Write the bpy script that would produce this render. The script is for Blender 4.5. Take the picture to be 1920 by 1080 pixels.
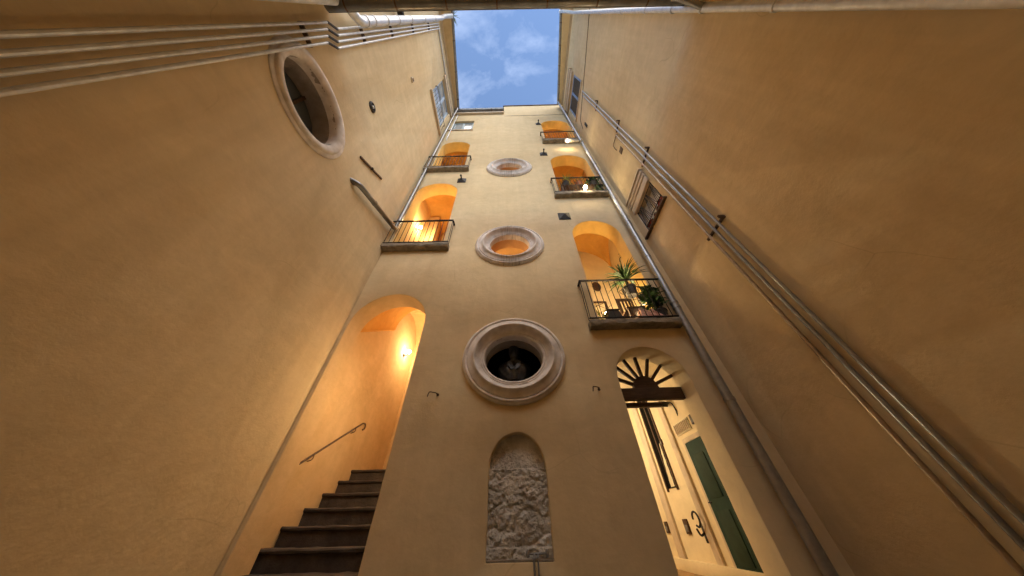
import bpy, bmesh, math, random
from mathutils import Vector, Matrix, noise as mnoise
random.seed(7)
R = math.radians
PI = math.pi
sc = bpy.context.scene
for o in list(bpy.data.objects):
    bpy.data.objects.remove(o, do_unlink=True)
col = sc.collection

# ------------------------------------------------------------------ camera
cd = bpy.data.cameras.new('camera'); cam = bpy.data.objects.new('camera', cd); col.objects.link(cam)
cd.sensor_fit = 'HORIZONTAL'; cd.sensor_width = 36.0; cd.lens = 9.0
cd.clip_start = 0.02; cd.clip_end = 2000
cam.matrix_world = Matrix.Translation((0, 0, 1.6)) @ Matrix.Rotation(R(90 + 43.227), 4, 'X') @ Matrix.Rotation(R(-1.459), 4, 'Z')
sc.camera = cam

# ------------------------------------------------------------------ sky, sun, exposure
SUN_EL, SUN_AZ = 50.0, 155.0          # azimuth clockwise from +Y: behind the camera, a little to the right
w = bpy.data.worlds.new('World'); sc.world = w; w.use_nodes = True
nt = w.node_tree; nt.nodes.clear()
out = nt.nodes.new('ShaderNodeOutputWorld'); bg = nt.nodes.new('ShaderNodeBackground')
sky = nt.nodes.new('ShaderNodeTexSky'); sky.sky_type = 'NISHITA'; sky.sun_disc = False
sky.sun_elevation = R(SUN_EL); sky.sun_rotation = R(SUN_AZ)
sky.air_density = 0.85; sky.dust_density = 0.05; sky.ozone_density = 0.9; sky.altitude = 40
tc = nt.nodes.new('ShaderNodeTexCoord')
mp = nt.nodes.new('ShaderNodeMapping'); mp.inputs['Scale'].default_value = (1.0, 1.5, 1.0); mp.inputs['Rotation'].default_value = (0, 0, R(25))
nz = nt.nodes.new('ShaderNodeTexNoise'); nz.inputs['Scale'].default_value = 6.0; nz.inputs['Detail'].default_value = 9; nz.inputs['Roughness'].default_value = 0.6; nz.inputs['Distortion'].default_value = 0.25
rp = nt.nodes.new('ShaderNodeValToRGB'); rp.color_ramp.elements[0].position = 0.47; rp.color_ramp.elements[1].position = 0.76
rp.color_ramp.elements[0].color = (0, 0, 0, 1); rp.color_ramp.elements[1].color = (0.21, 0.21, 0.21, 1)
mxc = nt.nodes.new('ShaderNodeMix'); mxc.data_type = 'RGBA'; mxc.inputs[7].default_value = (6.2, 6.9, 8.2, 1)
nt.links.new(tc.outputs['Generated'], mp.inputs['Vector']); nt.links.new(mp.outputs['Vector'], nz.inputs['Vector'])
nt.links.new(nz.outputs['Fac'], rp.inputs['Fac']); nt.links.new(rp.outputs['Color'], mxc.inputs[0])
nt.links.new(sky.outputs['Color'], mxc.inputs[6]); nt.links.new(mxc.outputs[2], bg.inputs['Color'])
bg.inputs['Strength'].default_value = 0.092
nt.links.new(bg.outputs['Background'], out.inputs['Surface'])
sd = bpy.data.lights.new('sun', 'SUN'); sd.energy = 1.18; sd.angle = R(70); sd.color = (1.0, 0.86, 0.66)
sun = bpy.data.objects.new('sun', sd); col.objects.link(sun)
az = R(SUN_AZ); el = R(SUN_EL)
sdir = Vector((math.sin(az) * math.cos(el), math.cos(az) * math.cos(el), math.sin(el)))
sun.rotation_euler = (-sdir).to_track_quat('-Z', 'Y').to_euler(); sun.location = sdir * 60
vs = sc.view_settings
vs.view_transform = 'Standard'; vs.look = 'None'; vs.exposure = 1.72; vs.gamma = 1.0; vs.use_curve_mapping = False
sc.render.engine = 'CYCLES'
sc.cycles.max_bounces = 5; sc.cycles.diffuse_bounces = 5; sc.cycles.glossy_bounces = 2; sc.cycles.transmission_bounces = 2
sc.cycles.sample_clamp_indirect = 6.0; sc.cycles.caustics_reflective = False; sc.cycles.caustics_refractive = False
sc.cycles.use_adaptive_sampling = True; sc.cycles.adaptive_threshold = 0.05
sc.cycles.use_denoising = True; sc.cycles.denoiser = 'OPENIMAGEDENOISE'

# ------------------------------------------------------------------ materials
MATS = {}
def _new(name):
    m = bpy.data.materials.new(name); m.use_nodes = True
    n = m.node_tree; b = n.nodes['Principled BSDF']
    return m, n, b
def mat(name, colr, rough=0.8, metal=0.0, var=0.10, scale=3.0, bump=0.0, bscale=40.0, spec=0.3, emis=None, estr=0.0,
        detail=6.0, stretch=None, bdist=0.02, col2=None):
    m, n, b = _new(name)
    b.inputs['Roughness'].default_value = rough; b.inputs['Metallic'].default_value = metal
    b.inputs['Specular IOR Level'].default_value = spec
    t = n.nodes.new('ShaderNodeTexCoord'); mpp = n.nodes.new('ShaderNodeMapping')
    if stretch: mpp.inputs['Scale'].default_value = stretch
    n.links.new(t.outputs['Object'], mpp.inputs['Vector'])
    if var > 0:
        nz = n.nodes.new('ShaderNodeTexNoise'); nz.inputs['Scale'].default_value = scale; nz.inputs['Detail'].default_value = detail
        nz.inputs['Roughness'].default_value = 0.6
        n.links.new(mpp.outputs['Vector'], nz.inputs['Vector'])
        r = n.nodes.new('ShaderNodeValToRGB'); r.color_ramp.elements[0].position = 0.32; r.color_ramp.elements[1].position = 0.68
        c2 = col2 or tuple(min(1, c * (1 + var)) for c in colr)
        r.color_ramp.elements[0].color = tuple(c * (1 - var) for c in colr) + (1,)
        r.color_ramp.elements[1].color = tuple(c2) + (1,)
        n.links.new(nz.outputs['Fac'], r.inputs['Fac']); n.links.new(r.outputs['Color'], b.inputs['Base Color'])
    else:
        b.inputs['Base Color'].default_value = tuple(colr) + (1,)
    if bump > 0:
        bn = n.nodes.new('ShaderNodeTexNoise'); bn.inputs['Scale'].default_value = bscale; bn.inputs['Detail'].default_value = 8
        bn.inputs['Roughness'].default_value = 0.62
        n.links.new(t.outputs['Object'], bn.inputs['Vector'])
        bp = n.nodes.new('ShaderNodeBump'); bp.inputs['Strength'].default_value = bump; bp.inputs['Distance'].default_value = bdist
        n.links.new(bn.outputs['Fac'], bp.inputs['Height']); n.links.new(bp.outputs['Normal'], b.inputs['Normal'])
    if emis:
        b.inputs['Emission Color'].default_value = tuple(emis) + (1,); b.inputs['Emission Strength'].default_value = estr
    MATS[name] = m
    return m

def stucco(name, base, patch, streak=0.5, sscale=1.0, crack=0.0):
    """hand-floated lime plaster: broad patches, trowel marks, faint rain streaks, fine relief"""
    m, n, b = _new(name)
    b.inputs['Roughness'].default_value = 0.93; b.inputs['Specular IOR Level'].default_value = 0.15
    t = n.nodes.new('ShaderNodeTexCoord'); L = n.links.new
    def noise(scale, detail, st=(1, 1, 1), rough=0.6, dist=0.0):
        mpp = n.nodes.new('ShaderNodeMapping'); mpp.inputs['Scale'].default_value = st
        L(t.outputs['Object'], mpp.inputs['Vector'])
        z = n.nodes.new('ShaderNodeTexNoise'); z.inputs['Scale'].default_value = scale; z.inputs['Detail'].default_value = detail
        z.inputs['Roughness'].default_value = rough; z.inputs['Distortion'].default_value = dist
        L(mpp.outputs['Vector'], z.inputs['Vector']); return z
    def ramp(z, p0, p1, c0, c1):
        r = n.nodes.new('ShaderNodeValToRGB'); r.color_ramp.elements[0].position = p0; r.color_ramp.elements[1].position = p1
        r.color_ramp.elements[0].color = tuple(c0) + (1,); r.color_ramp.elements[1].color = tuple(c1) + (1,)
        L(z.outputs['Fac'], r.inputs['Fac']); return r
    def mix(fac, a, bb, mode='MIX'):
        x = n.nodes.new('ShaderNodeMix'); x.data_type = 'RGBA'; x.blend_type = mode
        if isinstance(fac, float): x.inputs[0].default_value = fac
        else: L(fac, x.inputs[0])
        L(a, x.inputs[6]); L(bb, x.inputs[7]); return x.outputs[2]
    r1 = ramp(noise(0.55 * sscale, 4, (1, 1, 0.7), 0.62, 0.4), 0.3, 0.72, base, patch)
    r2 = ramp(noise(2.6 * sscale, 4, (1, 1, 1.4), 0.66, 0.6), 0.34, 0.7, (0.92, 0.915, 0.905), (1.05, 1.05, 1.05))
    c = mix(0.85, r1.outputs['Color'], r2.outputs['Color'], 'MULTIPLY')
    r3 = ramp(noise(3.2, 3, (1.6, 1.6, 0.10), 0.6, 0.1), 0.38, 0.66, (0.91, 0.895, 0.88), (1.02, 1.02, 1.02))
    c = mix(streak, c, r3.outputs['Color'], 'MULTIPLY')
    if crack > 0:
      zd = noise(1.1, 1)
      vm = n.nodes.new('ShaderNodeVectorMath'); vm.operation = 'MULTIPLY_ADD'; vm.inputs[1].default_value = (0.9, 0.9, 0.9); L(zd.outputs['Color'], vm.inputs[0]); L(t.outputs['Object'], vm.inputs[2])
      vo = n.nodes.new('ShaderNodeTexVoronoi'); vo.feature = 'DISTANCE_TO_EDGE'; vo.inputs['Scale'].default_value = 0.42; L(vm.outputs[0], vo.inputs['Vector'])
      cr = n.nodes.new('ShaderNodeMapRange'); cr.inputs[1].default_value = 0.0; cr.inputs[2].default_value = 0.0035; cr.inputs[3].default_value = 1.0; cr.inputs[4].default_value = 0.0; L(vo.outputs['Distance'], cr.inputs[0])
      msk = ramp(zd, 0.52, 0.62, (0, 0, 0), (crack, crack, crack))
      cm = n.nodes.new('ShaderNodeMath'); cm.operation = 'MULTIPLY'; L(cr.outputs[0], cm.inputs[0]); L(msk.outputs['Color'], cm.inputs[1])
      dk = n.nodes.new('ShaderNodeRGB'); dk.outputs[0].default_value = (base[0] * 0.45, base[1] * 0.42, base[2] * 0.38, 1)
      c = mix(cm.outputs[0], c, dk.outputs[0])
    L(c, b.inputs['Base Color'])
    z1 = noise(9, 5, (1, 1, 1), 0.62); z3 = noise(1.6, 1)
    a2 = n.nodes.new('ShaderNodeMath'); a2.operation = 'MULTIPLY_ADD'; a2.inputs[1].default_value = 2.2
    L(z3.outputs['Fac'], a2.inputs[0]); L(z1.outputs['Fac'], a2.inputs[2])
    bp = n.nodes.new('ShaderNodeBump'); bp.inputs['Strength'].default_value = 0.28; bp.inputs['Distance'].default_value = 0.02
    L(a2.outputs[0], bp.inputs['Height']); L(bp.outputs['Normal'], b.inputs['Normal'])
    MATS[name] = m
    return m

stucco('ochre_stucco', (0.675, 0.53, 0.32), (0.715, 0.57, 0.36), 0.4, crack=0.25)
stucco('ochre_stucco_pale', (0.65, 0.505, 0.305), (0.725, 0.585, 0.375), 0.6, crack=0.3)
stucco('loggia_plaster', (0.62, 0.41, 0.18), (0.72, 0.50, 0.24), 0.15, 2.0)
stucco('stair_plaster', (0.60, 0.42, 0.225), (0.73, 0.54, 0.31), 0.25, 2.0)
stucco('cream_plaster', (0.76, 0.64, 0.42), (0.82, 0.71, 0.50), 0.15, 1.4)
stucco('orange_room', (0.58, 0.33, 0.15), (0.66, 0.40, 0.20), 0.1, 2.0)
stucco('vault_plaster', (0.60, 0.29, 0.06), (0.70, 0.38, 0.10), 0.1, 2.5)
stucco('yellow_soffit', (0.80, 0.53, 0.17), (0.84, 0.58, 0.21), 0.1, 2.0)
mat('grey_reveal', (0.33, 0.28, 0.24), 0.9, var=0.2, scale=5, bump=0.3)
mat('dark_room', (0.03, 0.025, 0.02), 0.9, var=0.2)  # near-black surfaces: the darkness of an unlit room is put into the colour
mat('balcony_stone', (0.27, 0.23, 0.18), 0.92, var=0.38, scale=6, bump=0.7, bscale=18, bdist=0.03, stretch=(1, 1, 2.5))
mat('dark_stone', (0.060, 0.046, 0.038), 0.75, var=0.35, scale=5, bump=0.5, bscale=22)
mat('rubble', (0.66, 0.62, 0.575), 0.95, var=0.30, scale=5, bump=1.0, bscale=24, bdist=0.05, col2=(0.80, 0.755, 0.70))
mat('iron', (0.035, 0.03, 0.028), 0.55, metal=0.4, var=0.3, scale=30, bump=0.2, bscale=90)
mat('rusty_iron', (0.12, 0.075, 0.05), 0.75, metal=0.2, var=0.35, scale=25, bump=0.3, bscale=80)
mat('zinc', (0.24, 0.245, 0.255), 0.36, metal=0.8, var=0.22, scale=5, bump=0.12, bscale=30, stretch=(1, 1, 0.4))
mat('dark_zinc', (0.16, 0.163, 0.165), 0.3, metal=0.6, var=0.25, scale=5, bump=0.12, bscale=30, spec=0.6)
mat('galvanised', (0.33, 0.34, 0.37), 0.34, metal=0.75, var=0.16, scale=9, bump=0.08, bscale=40)
mat('white_pipe', (0.60, 0.61, 0.63), 0.4, metal=0.35, var=0.14, scale=9, bump=0.1, bscale=40)
mat('copper_pipe', (0.42, 0.33, 0.25), 0.4, metal=0.8, var=0.2, scale=10)
mat('stone_trim', (0.60, 0.50, 0.38), 0.9, var=0.14, scale=4, bump=0.35, bscale=30)
mat('blue_paint', (0.42, 0.52, 0.66), 0.5, var=0.08, scale=8, bump=0.1)
mat('strong_blue_paint', (0.20, 0.31, 0.52), 0.5, var=0.1, scale=8, bump=0.1)
mat('grey_blue_paint', (0.36, 0.44, 0.48), 0.5, var=0.1, scale=8, bump=0.1)
mat('louvre_slat', (0.11, 0.12, 0.15), 0.5, var=0.2, scale=20)
mat('louvre', (0.03, 0.032, 0.04), 0.6, var=0.2, scale=20)
mat('glass', (0.10, 0.12, 0.14), 0.06, var=0.1, spec=0.9)
mat('sky_white_pane', (0.72, 0.70, 0.68), 0.35, var=0.08, scale=3, spec=0.6)  # window glass: the whitish sky reflection is painted as base colour
mat('pale_glass', (0.42, 0.44, 0.45), 0.12, var=0.12, scale=3, spec=0.8)
mat('brown_wood', (0.075, 0.042, 0.024), 0.6, var=0.35, scale=10, bump=0.35, bscale=35, stretch=(0.5, 4, 4))
mat('black_wood', (0.006, 0.005, 0.004), 0.8, spec=0.05, var=0.3, scale=10, bump=0.3)
mat('green_paint', (0.010, 0.04, 0.027), 0.75, var=0.2, scale=8, bump=0.15)
mat('ochre_panel', (0.02, 0.045, 0.028), 0.75, var=0.2, scale=8)
mat('red_cloth', (0.36, 0.05, 0.03), 0.85, var=0.25, scale=9, bump=0.4)
mat('pink_cloth', (0.55, 0.22, 0.17), 0.9, var=0.45, scale=16, bump=0.5, col2=(0.72, 0.45, 0.36))
mat('bronze', (0.10, 0.10, 0.105), 0.46, metal=0.75, var=0.4, scale=9, bump=0.25, bscale=25, spec=0.6)
mat('terracotta', (0.34, 0.14, 0.07), 0.85, var=0.2, scale=8, bump=0.3)
mat('grey_planter', (0.20, 0.19, 0.18), 0.8, var=0.25, scale=8, bump=0.3)
mat('dark_planter', (0.05, 0.042, 0.035), 0.7, var=0.25, scale=8, bump=0.3)
mat('leaf_dark', (0.045, 0.10, 0.03), 0.5, var=0.45, scale=12)
mat('leaf_pale', (0.16, 0.21, 0.06), 0.5, var=0.4, scale=12)
mat('bark', (0.11, 0.075, 0.045), 0.9, var=0.3, bump=0.5)
mat('bulb', (1, 0.9, 0.7), 0.3, var=0, emis=(1.0, 0.80, 0.48), estr=60)
mat('lamp_white', (0.75, 0.72, 0.66), 0.35, var=0.05)
mat('paper', (0.70, 0.63, 0.45), 0.9, var=0.08, scale=10)
mat('paving', (0.17, 0.15, 0.125), 0.85, var=0.25, scale=2, bump=0.4)
mat('passage_paving', (0.34, 0.21, 0.10), 0.7, var=0.2, scale=3, bump=0.3)
mat('roof_tile', (0.30, 0.15, 0.09), 0.9, var=0.3, bump=0.4)

def oculus_material():
    """painted plaster moulding with black-green run marks below and above the opening"""
    m, n, b = _new('oculus_plaster'); L = n.links.new
    b.inputs['Roughness'].default_value = 0.85; b.inputs['Specular IOR Level'].default_value = 0.25
    t = n.nodes.new('ShaderNodeTexCoord')
    z = n.nodes.new('ShaderNodeTexNoise'); z.inputs['Scale'].default_value = 6; z.inputs['Detail'].default_value = 7
    L(t.outputs['Object'], z.inputs['Vector'])
    r = n.nodes.new('ShaderNodeValToRGB'); r.color_ramp.elements[0].position = 0.3; r.color_ramp.elements[1].position = 0.7
    r.color_ramp.elements[0].color = (0.56, 0.50, 0.46, 1); r.color_ramp.elements[1].color = (0.80, 0.75, 0.72, 1)
    L(z.outputs['Fac'], r.inputs['Fac'])
    mpp = n.nodes.new('ShaderNodeMapping'); mpp.inputs['Scale'].default_value = (14, 1.2, 0.8); L(t.outputs['Object'], mpp.inputs['Vector'])
    z2 = n.nodes.new('ShaderNodeTexNoise'); z2.inputs['Scale'].default_value = 3; z2.inputs['Detail'].default_value = 6
    L(mpp.outputs['Vector'], z2.inputs['Vector'])
    r2 = n.nodes.new('ShaderNodeValToRGB'); r2.color_ramp.elements[0].position = 0.5; r2.color_ramp.elements[1].position = 0.68
    L(z2.outputs['Fac'], r2.inputs['Fac'])
    z3 = n.nodes.new('ShaderNodeTexNoise'); z3.inputs['Scale'].default_value = 1.7; z3.inputs['Detail'].default_value = 2
    L(t.outputs['Object'], z3.inputs['Vector'])
    r3 = n.nodes.new('ShaderNodeValToRGB'); r3.color_ramp.elements[0].position = 0.46; r3.color_ramp.elements[1].position = 0.62
    L(z3.outputs['Fac'], r3.inputs['Fac'])
    mu = n.nodes.new('ShaderNodeMath'); mu.operation = 'MULTIPLY'; L(r2.outputs['Color'], mu.inputs[0]); L(r3.outputs['Color'], mu.inputs[1])
    sx = n.nodes.new('ShaderNodeSeparateXYZ'); L(t.outputs['Object'], sx.inputs[0])
    ab = n.nodes.new('ShaderNodeMath'); ab.operation = 'ABSOLUTE'; L(sx.outputs['X'], ab.inputs[0])
    mr = n.nodes.new('ShaderNodeMapRange'); mr.inputs[1].default_value = 0.15; mr.inputs[2].default_value = 0.42; mr.inputs[3].default_value = 0.6; mr.inputs[4].default_value = 0.0; L(ab.outputs[0], mr.inputs[0])
    gt = n.nodes.new('ShaderNodeMath'); gt.operation = 'GREATER_THAN'; gt.inputs[1].default_value = 5.0; L(sx.outputs['Z'], gt.inputs[0])
    mg = n.nodes.new('ShaderNodeMath'); mg.operation = 'MULTIPLY'; L(mr.outputs[0], mg.inputs[0]); L(gt.outputs[0], mg.inputs[1])
    mu2 = n.nodes.new('ShaderNodeMath'); mu2.operation = 'MULTIPLY'; L(mg.outputs[0], mu2.inputs[1]); L(r2.outputs['Color'], mu2.inputs[0])
    x = n.nodes.new('ShaderNodeMix'); x.data_type = 'RGBA'; L(mu2.outputs[0], x.inputs[0]); L(r.outputs['Color'], x.inputs[6]); x.inputs[7].default_value = (0.10, 0.09, 0.055, 1)
    L(x.outputs[2], b.inputs['Base Color'])
    bp = n.nodes.new('ShaderNodeBump'); bp.inputs['Strength'].default_value = 0.3; bp.inputs['Distance'].default_value = 0.02
    L(z.outputs['Fac'], bp.inputs['Height']); L(bp.outputs['Normal'], b.inputs['Normal'])
    MATS['oculus_plaster'] = m
oculus_material()

# ------------------------------------------------------------------ mesh helpers
class MB:
    def __init__(self): self.v = []; self.f = []; self.mi = []
    def add(self, vs, fs, mi=0):
        k = len(self.v); self.v += [tuple(p) for p in vs]
        for f in fs: self.f.append(tuple(i + k for i in f)); self.mi.append(mi)
        return self
    def box(self, x0, x1, y0, y1, z0, z1, M=None, mi=0):
        p = [Vector(q) for q in ((x0, y0, z0), (x1, y0, z0), (x1, y1, z0), (x0, y1, z0), (x0, y0, z1), (x1, y0, z1), (x1, y1, z1), (x0, y1, z1))]
        if M: p = [M @ q for q in p]
        return self.add(p, ((0, 3, 2, 1), (4, 5, 6, 7), (0, 1, 5, 4), (1, 2, 6, 5), (2, 3, 7, 6), (3, 0, 4, 7)), mi)
    def cbox(self, x0, x1, y0, y1, z0, z1, c=0.01, M=None, mi=0):
        """box with chamfered edges (bmesh bevel)"""
        bm = bmesh.new(); bmesh.ops.create_cube(bm, size=1)
        for q in bm.verts: q.co = Vector(((x0 + x1) / 2 + q.co.x * (x1 - x0), (y0 + y1) / 2 + q.co.y * (y1 - y0), (z0 + z1) / 2 + q.co.z * (z1 - z0)))
        bmesh.ops.bevel(bm, geom=list(bm.edges), offset=c, segments=2, affect='EDGES', profile=0.5)
        bm.verts.index_update(); vs = [q.co.copy() for q in bm.verts]; fs = [[q.index for q in f.verts] for f in bm.faces]; bm.free()
        if M: vs = [M @ q for q in vs]
        return self.add(vs, fs, mi)
    def tube(self, pts, r, n=10, cap=True, mi=0):
        pts = [Vector(p) for p in pts]; rs = r if isinstance(r, (list, tuple)) else [r] * len(pts)
        vs = []; fs = []; up = None
        for i, p in enumerate(pts):
            if i == 0: d = pts[1] - p
            elif i == len(pts) - 1: d = p - pts[i - 1]
            else: d = (pts[i + 1] - p).normalized() + (p - pts[i - 1]).normalized()
            d.normalize()
            if up is None:
                up = Vector((0, 0, 1)) if abs(d.z) < 0.9 else Vector((1, 0, 0))
            a = (up - d * up.dot(d)).normalized(); up = a; b = d.cross(a)
            for k in range(n):
                t = 2 * PI * k / n; vs.append(p + (a * math.cos(t) + b * math.sin(t)) * rs[i])
        for i in range(len(pts) - 1):
            for k in range(n):
                k2 = (k + 1) % n; fs.append((i * n + k, i * n + k2, (i + 1) * n + k2, (i + 1) * n + k))
        if cap:
            fs.append(tuple(reversed(range(n)))); fs.append(tuple(range((len(pts) - 1) * n, len(pts) * n)))
        return self.add(vs, fs, mi)
    def lathe(self, prof, c, n=24, axis='Z', mi=0, M=None):
        vs = []; fs = []; c = Vector(c)
        for (r, h) in prof:
            for k in range(n):
                t = 2 * PI * k / n
                q = Vector((r * math.cos(t), r * math.sin(t), h))
                if axis == 'Y': q = Vector((q.x, h, q.y))
                if axis == 'X': q = Vector((h, q.x, q.y))
                if M: q = M @ q
                vs.append(c + q)
        for i in range(len(prof) - 1):
            for k in range(n):
                k2 = (k + 1) % n; fs.append((i * n + k, i * n + k2, (i + 1) * n + k2, (i + 1) * n + k))
        if prof[0][0] > 1e-4: fs.append(tuple(reversed(range(n))))
        if prof[-1][0] > 1e-4: fs.append(tuple(range((len(prof) - 1) * n, len(prof) * n)))
        return self.add(vs, fs, mi)
    def build(self, name, mats, parent=None, smooth=True, ang=35):
        me = bpy.data.meshes.new(name); me.from_pydata(self.v, [], self.f)
        for m in (mats if isinstance(mats, (list, tuple)) else [mats]): me.materials.append(MATS[m])
        me.polygons.foreach_set('material_index', self.mi)
        bm = bmesh.new(); bm.from_mesh(me); bmesh.ops.recalc_face_normals(bm, faces=bm.faces); bm.to_mesh(me); bm.free()
        if smooth:
            me.polygons.foreach_set('use_smooth', [True] * len(me.polygons)); me.set_sharp_from_angle(angle=R(ang))
        o = bpy.data.objects.new(name, me); col.objects.link(o)
        if parent: o.parent = parent
        return o
def thing(name, label, cat, group=None, loc=(0, 0, 0)):
    o = bpy.data.objects.new(name, None); col.objects.link(o); o.location = (0, 0, 0)
    o.empty_display_size = 0.2
    return tag(o, label, cat, group)
def tag(o, label, cat, group=None):
    o['label'] = label; o['category'] = cat
    if group: o['group'] = group
    return o
def part_label(o, label): o['label'] = label; return o

def bend(pts, r=0.12, n=6):
    """round the corners of a polyline"""
    pts = [Vector(p) for p in pts]; res = [pts[0]]
    for i in range(1, len(pts) - 1):
        a, b, c = pts[i - 1], pts[i], pts[i + 1]
        d1 = (a - b); d2 = (c - b); rr = min(r, d1.length * 0.45, d2.length * 0.45)
        p = b + d1.normalized() * rr; q = b + d2.normalized() * rr
        for k in range(n + 1):
            t = k / n; res.append(p * (1 - t) ** 2 + b * 2 * t * (1 - t) + q * t * t)
    res.append(pts[-1]); return res

def arch_loop(xa, xb, z0, zs, rise, n=28):
    xc = (xa + xb) / 2; hw = (xb - xa) / 2
    pts = [(xa, z0), (xb, z0)]
    for k in range(n + 1):
        t = PI * k / n; pts.append((xc + hw * math.cos(t), zs + rise * math.sin(t)))
    return pts
def ell_loop(xc, zc, a, b, n=64):
    return [(xc + a * math.cos(2 * PI * k / n), zc + b * math.sin(2 * PI * k / n)) for k in range(n)]
def rect_loop(xa, xb, za, zb): return [(xa, za), (xb, za), (xb, zb), (xa, zb)]

def offset_loop(lp, d):
    n = len(lp); res = []
    for i in range(n):
        p0 = Vector(lp[i - 1]); p = Vector(lp[i]); p1 = Vector(lp[(i + 1) % n])
        e1 = (p - p0).normalized(); e2 = (p1 - p).normalized()
        n1 = Vector((e1.y, -e1.x)); n2 = Vector((e2.y, -e2.x)); m = (n1 + n2)
        m = m / max(0.3, m.length_squared) * 2 if m.length > 1e-6 else n1
        res.append((p.x + m.x * d, p.y + m.y * d))
    return res

def wavy(lp, amp=0.0055, step=0.14):
    res = []; n = len(lp)
    for i in range(n):
        a = Vector(lp[i]); b = Vector(lp[(i + 1) % n]); k = max(1, int((b - a).length / step))
        for j in range(k): res.append(a + (b - a) * j / k)
    return [(p.x + amp * mnoise.noise(Vector((p.x * 5, p.y * 5, 1.7))) + amp * 0.5 * mnoise.noise(Vector((p.x * 17, p.y * 17, 4.7))),
             p.y + amp * mnoise.noise(Vector((p.x * 5, p.y * 5, 9.1))) + amp * 0.5 * mnoise.noise(Vector((p.x * 17, p.y * 17, 6.2)))) for p in res]
def holed_wall(name, outline, holes, P, thick, mats, parent, cham=0.014):
    """holes = [(loop ccw, material index of the reveal)]; P(u, v, w) maps to space, w = depth into the wall"""
    bm = bmesh.new(); holes = [(wavy(lp), mi) for lp, mi in holes]
    def ring(lp, ww): return [bm.verts.new(P(u, v, ww)) for (u, v) in lp]
    def cap(loops):
        es = []
        for vs_ in loops:
            for i in range(len(vs_)): es.append(bm.edges.new((vs_[i], vs_[(i + 1) % len(vs_)])))
        bmesh.ops.triangle_fill(bm, use_beauty=True, use_dissolve=False, edges=es)
    def strip(a, b, mi):
        for i in range(len(a)):
            j = (i + 1) % len(a)
            f = bm.faces.new((a[i], a[j], b[j], b[i])); f.material_index = mi
    of = ring(outline, 0.0); ob = ring(outline, thick)
    big = [ring(offset_loop(lp, cham), 0.0) for lp, mi in holes]; bk = [ring(lp, thick) for lp, mi in holes]
    cap([of] + big); cap([ob] + bk)
    strip(of, ob, 0)
    for (lp, mi), fr, b in zip(holes, big, bk):
        m1 = ring(offset_loop(lp, cham * 0.3), cham * 0.3); m2 = ring(lp, cham)
        strip(fr, m1, 0); strip(m1, m2, mi); strip(m2, b, mi)
    bmesh.ops.recalc_face_normals(bm, faces=bm.faces)
    me = bpy.data.meshes.new(name); bm.to_mesh(me); bm.free()
    for m in mats: me.materials.append(MATS[m])
    me.polygons.foreach_set('use_smooth', [True] * len(me.polygons)); me.set_sharp_from_angle(angle=R(50))
    o = bpy.data.objects.new(name, me); col.objects.link(o); o.parent = parent
    return o

LK = 0.6
def point_light(name, loc, energy, colr=(1.0, 0.66, 0.32), r=0.05, parent=None):
    l = bpy.data.lights.new(name, 'POINT'); l.energy = energy * LK; l.color = colr; l.shadow_soft_size = r
    o = bpy.data.objects.new(name, l); col.objects.link(o); o.location = loc
    if parent: o.parent = parent
    return o

# ------------------------------------------------------------------ dimensions
XL, XR, YF = -3.22, 3.45, 4.0
T = 0.42
G = 0.95                                  # courtyard level (the camera stands low, on a short tripod)
YB = 3.82                                 # front edge of the shallow balconies

# ------------------------------------------------------------------ ground
g = MB(); g.add([(-400, -400, G), (400, -400, G), (400, 400, G), (-400, 400, G)], [(0, 1, 2, 3)]).build('ground', 'paving')['kind'] = 'structure'

# ------------------------------------------------------------------ facing building
FB = thing('stair_tower', 'tall ochre stucco facade facing the camera with three oval windows and arched balconies', 'building')
arches = {
    'L0': (-3.16, -1.70, G - 0.2, 4.52, 0.74), 'P': (1.66, 2.80, G - 0.2, 3.30, 0.57),
    'L1': (-3.10, -1.76, 6.83, 9.86, 0.63), 'L2': (-3.00, -1.75, 11.56, 14.25, 0.56),
    'R1': (1.65, 2.90, 4.36, 7.22, 0.66), 'R2': (1.66, 3.08, 9.32, 12.16, 0.66), 'R3': (1.77, 3.20, 14.37, 17.25, 0.66),
}
OC = [(0.0, 3.735), (-0.03, 6.865), (0.01, 11.68)]
AI, BI = 0.50, 0.425
holes = []
for k, mi in (('L0', 1), ('P', 5), ('L1', 2), ('L2', 2), ('R1', 2), ('R2', 2), ('R3', 2)):  # portal reveal takes the lighter cream to stand in for bounced light
    holes.append((arch_loop(*arches[k]), mi))
for i, (cx, cz) in enumerate(OC): holes.append((ell_loop(cx, cz, AI, BI), 4 if i == 0 else 3))
holes.append((arch_loop(-0.36, 0.38, 1.34, 2.16, 0.42), 0))
holes.append((rect_loop(-3.02, -1.86, 16.62, 18.28), 0))
outline = [(-3.9, 0.3), (3.9, 0.3), (3.9, 21.38), (-0.22, 21.38), (-0.22, 19.62), (-3.9, 19.62)]
holed_wall('wall', outline, holes, lambda u, v, q: (u, YF + q, v), T,
           ['ochre_stucco', 'stair_plaster', 'yellow_soffit', 'orange_room', 'grey_reveal', 'cream_plaster'], FB)

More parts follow.
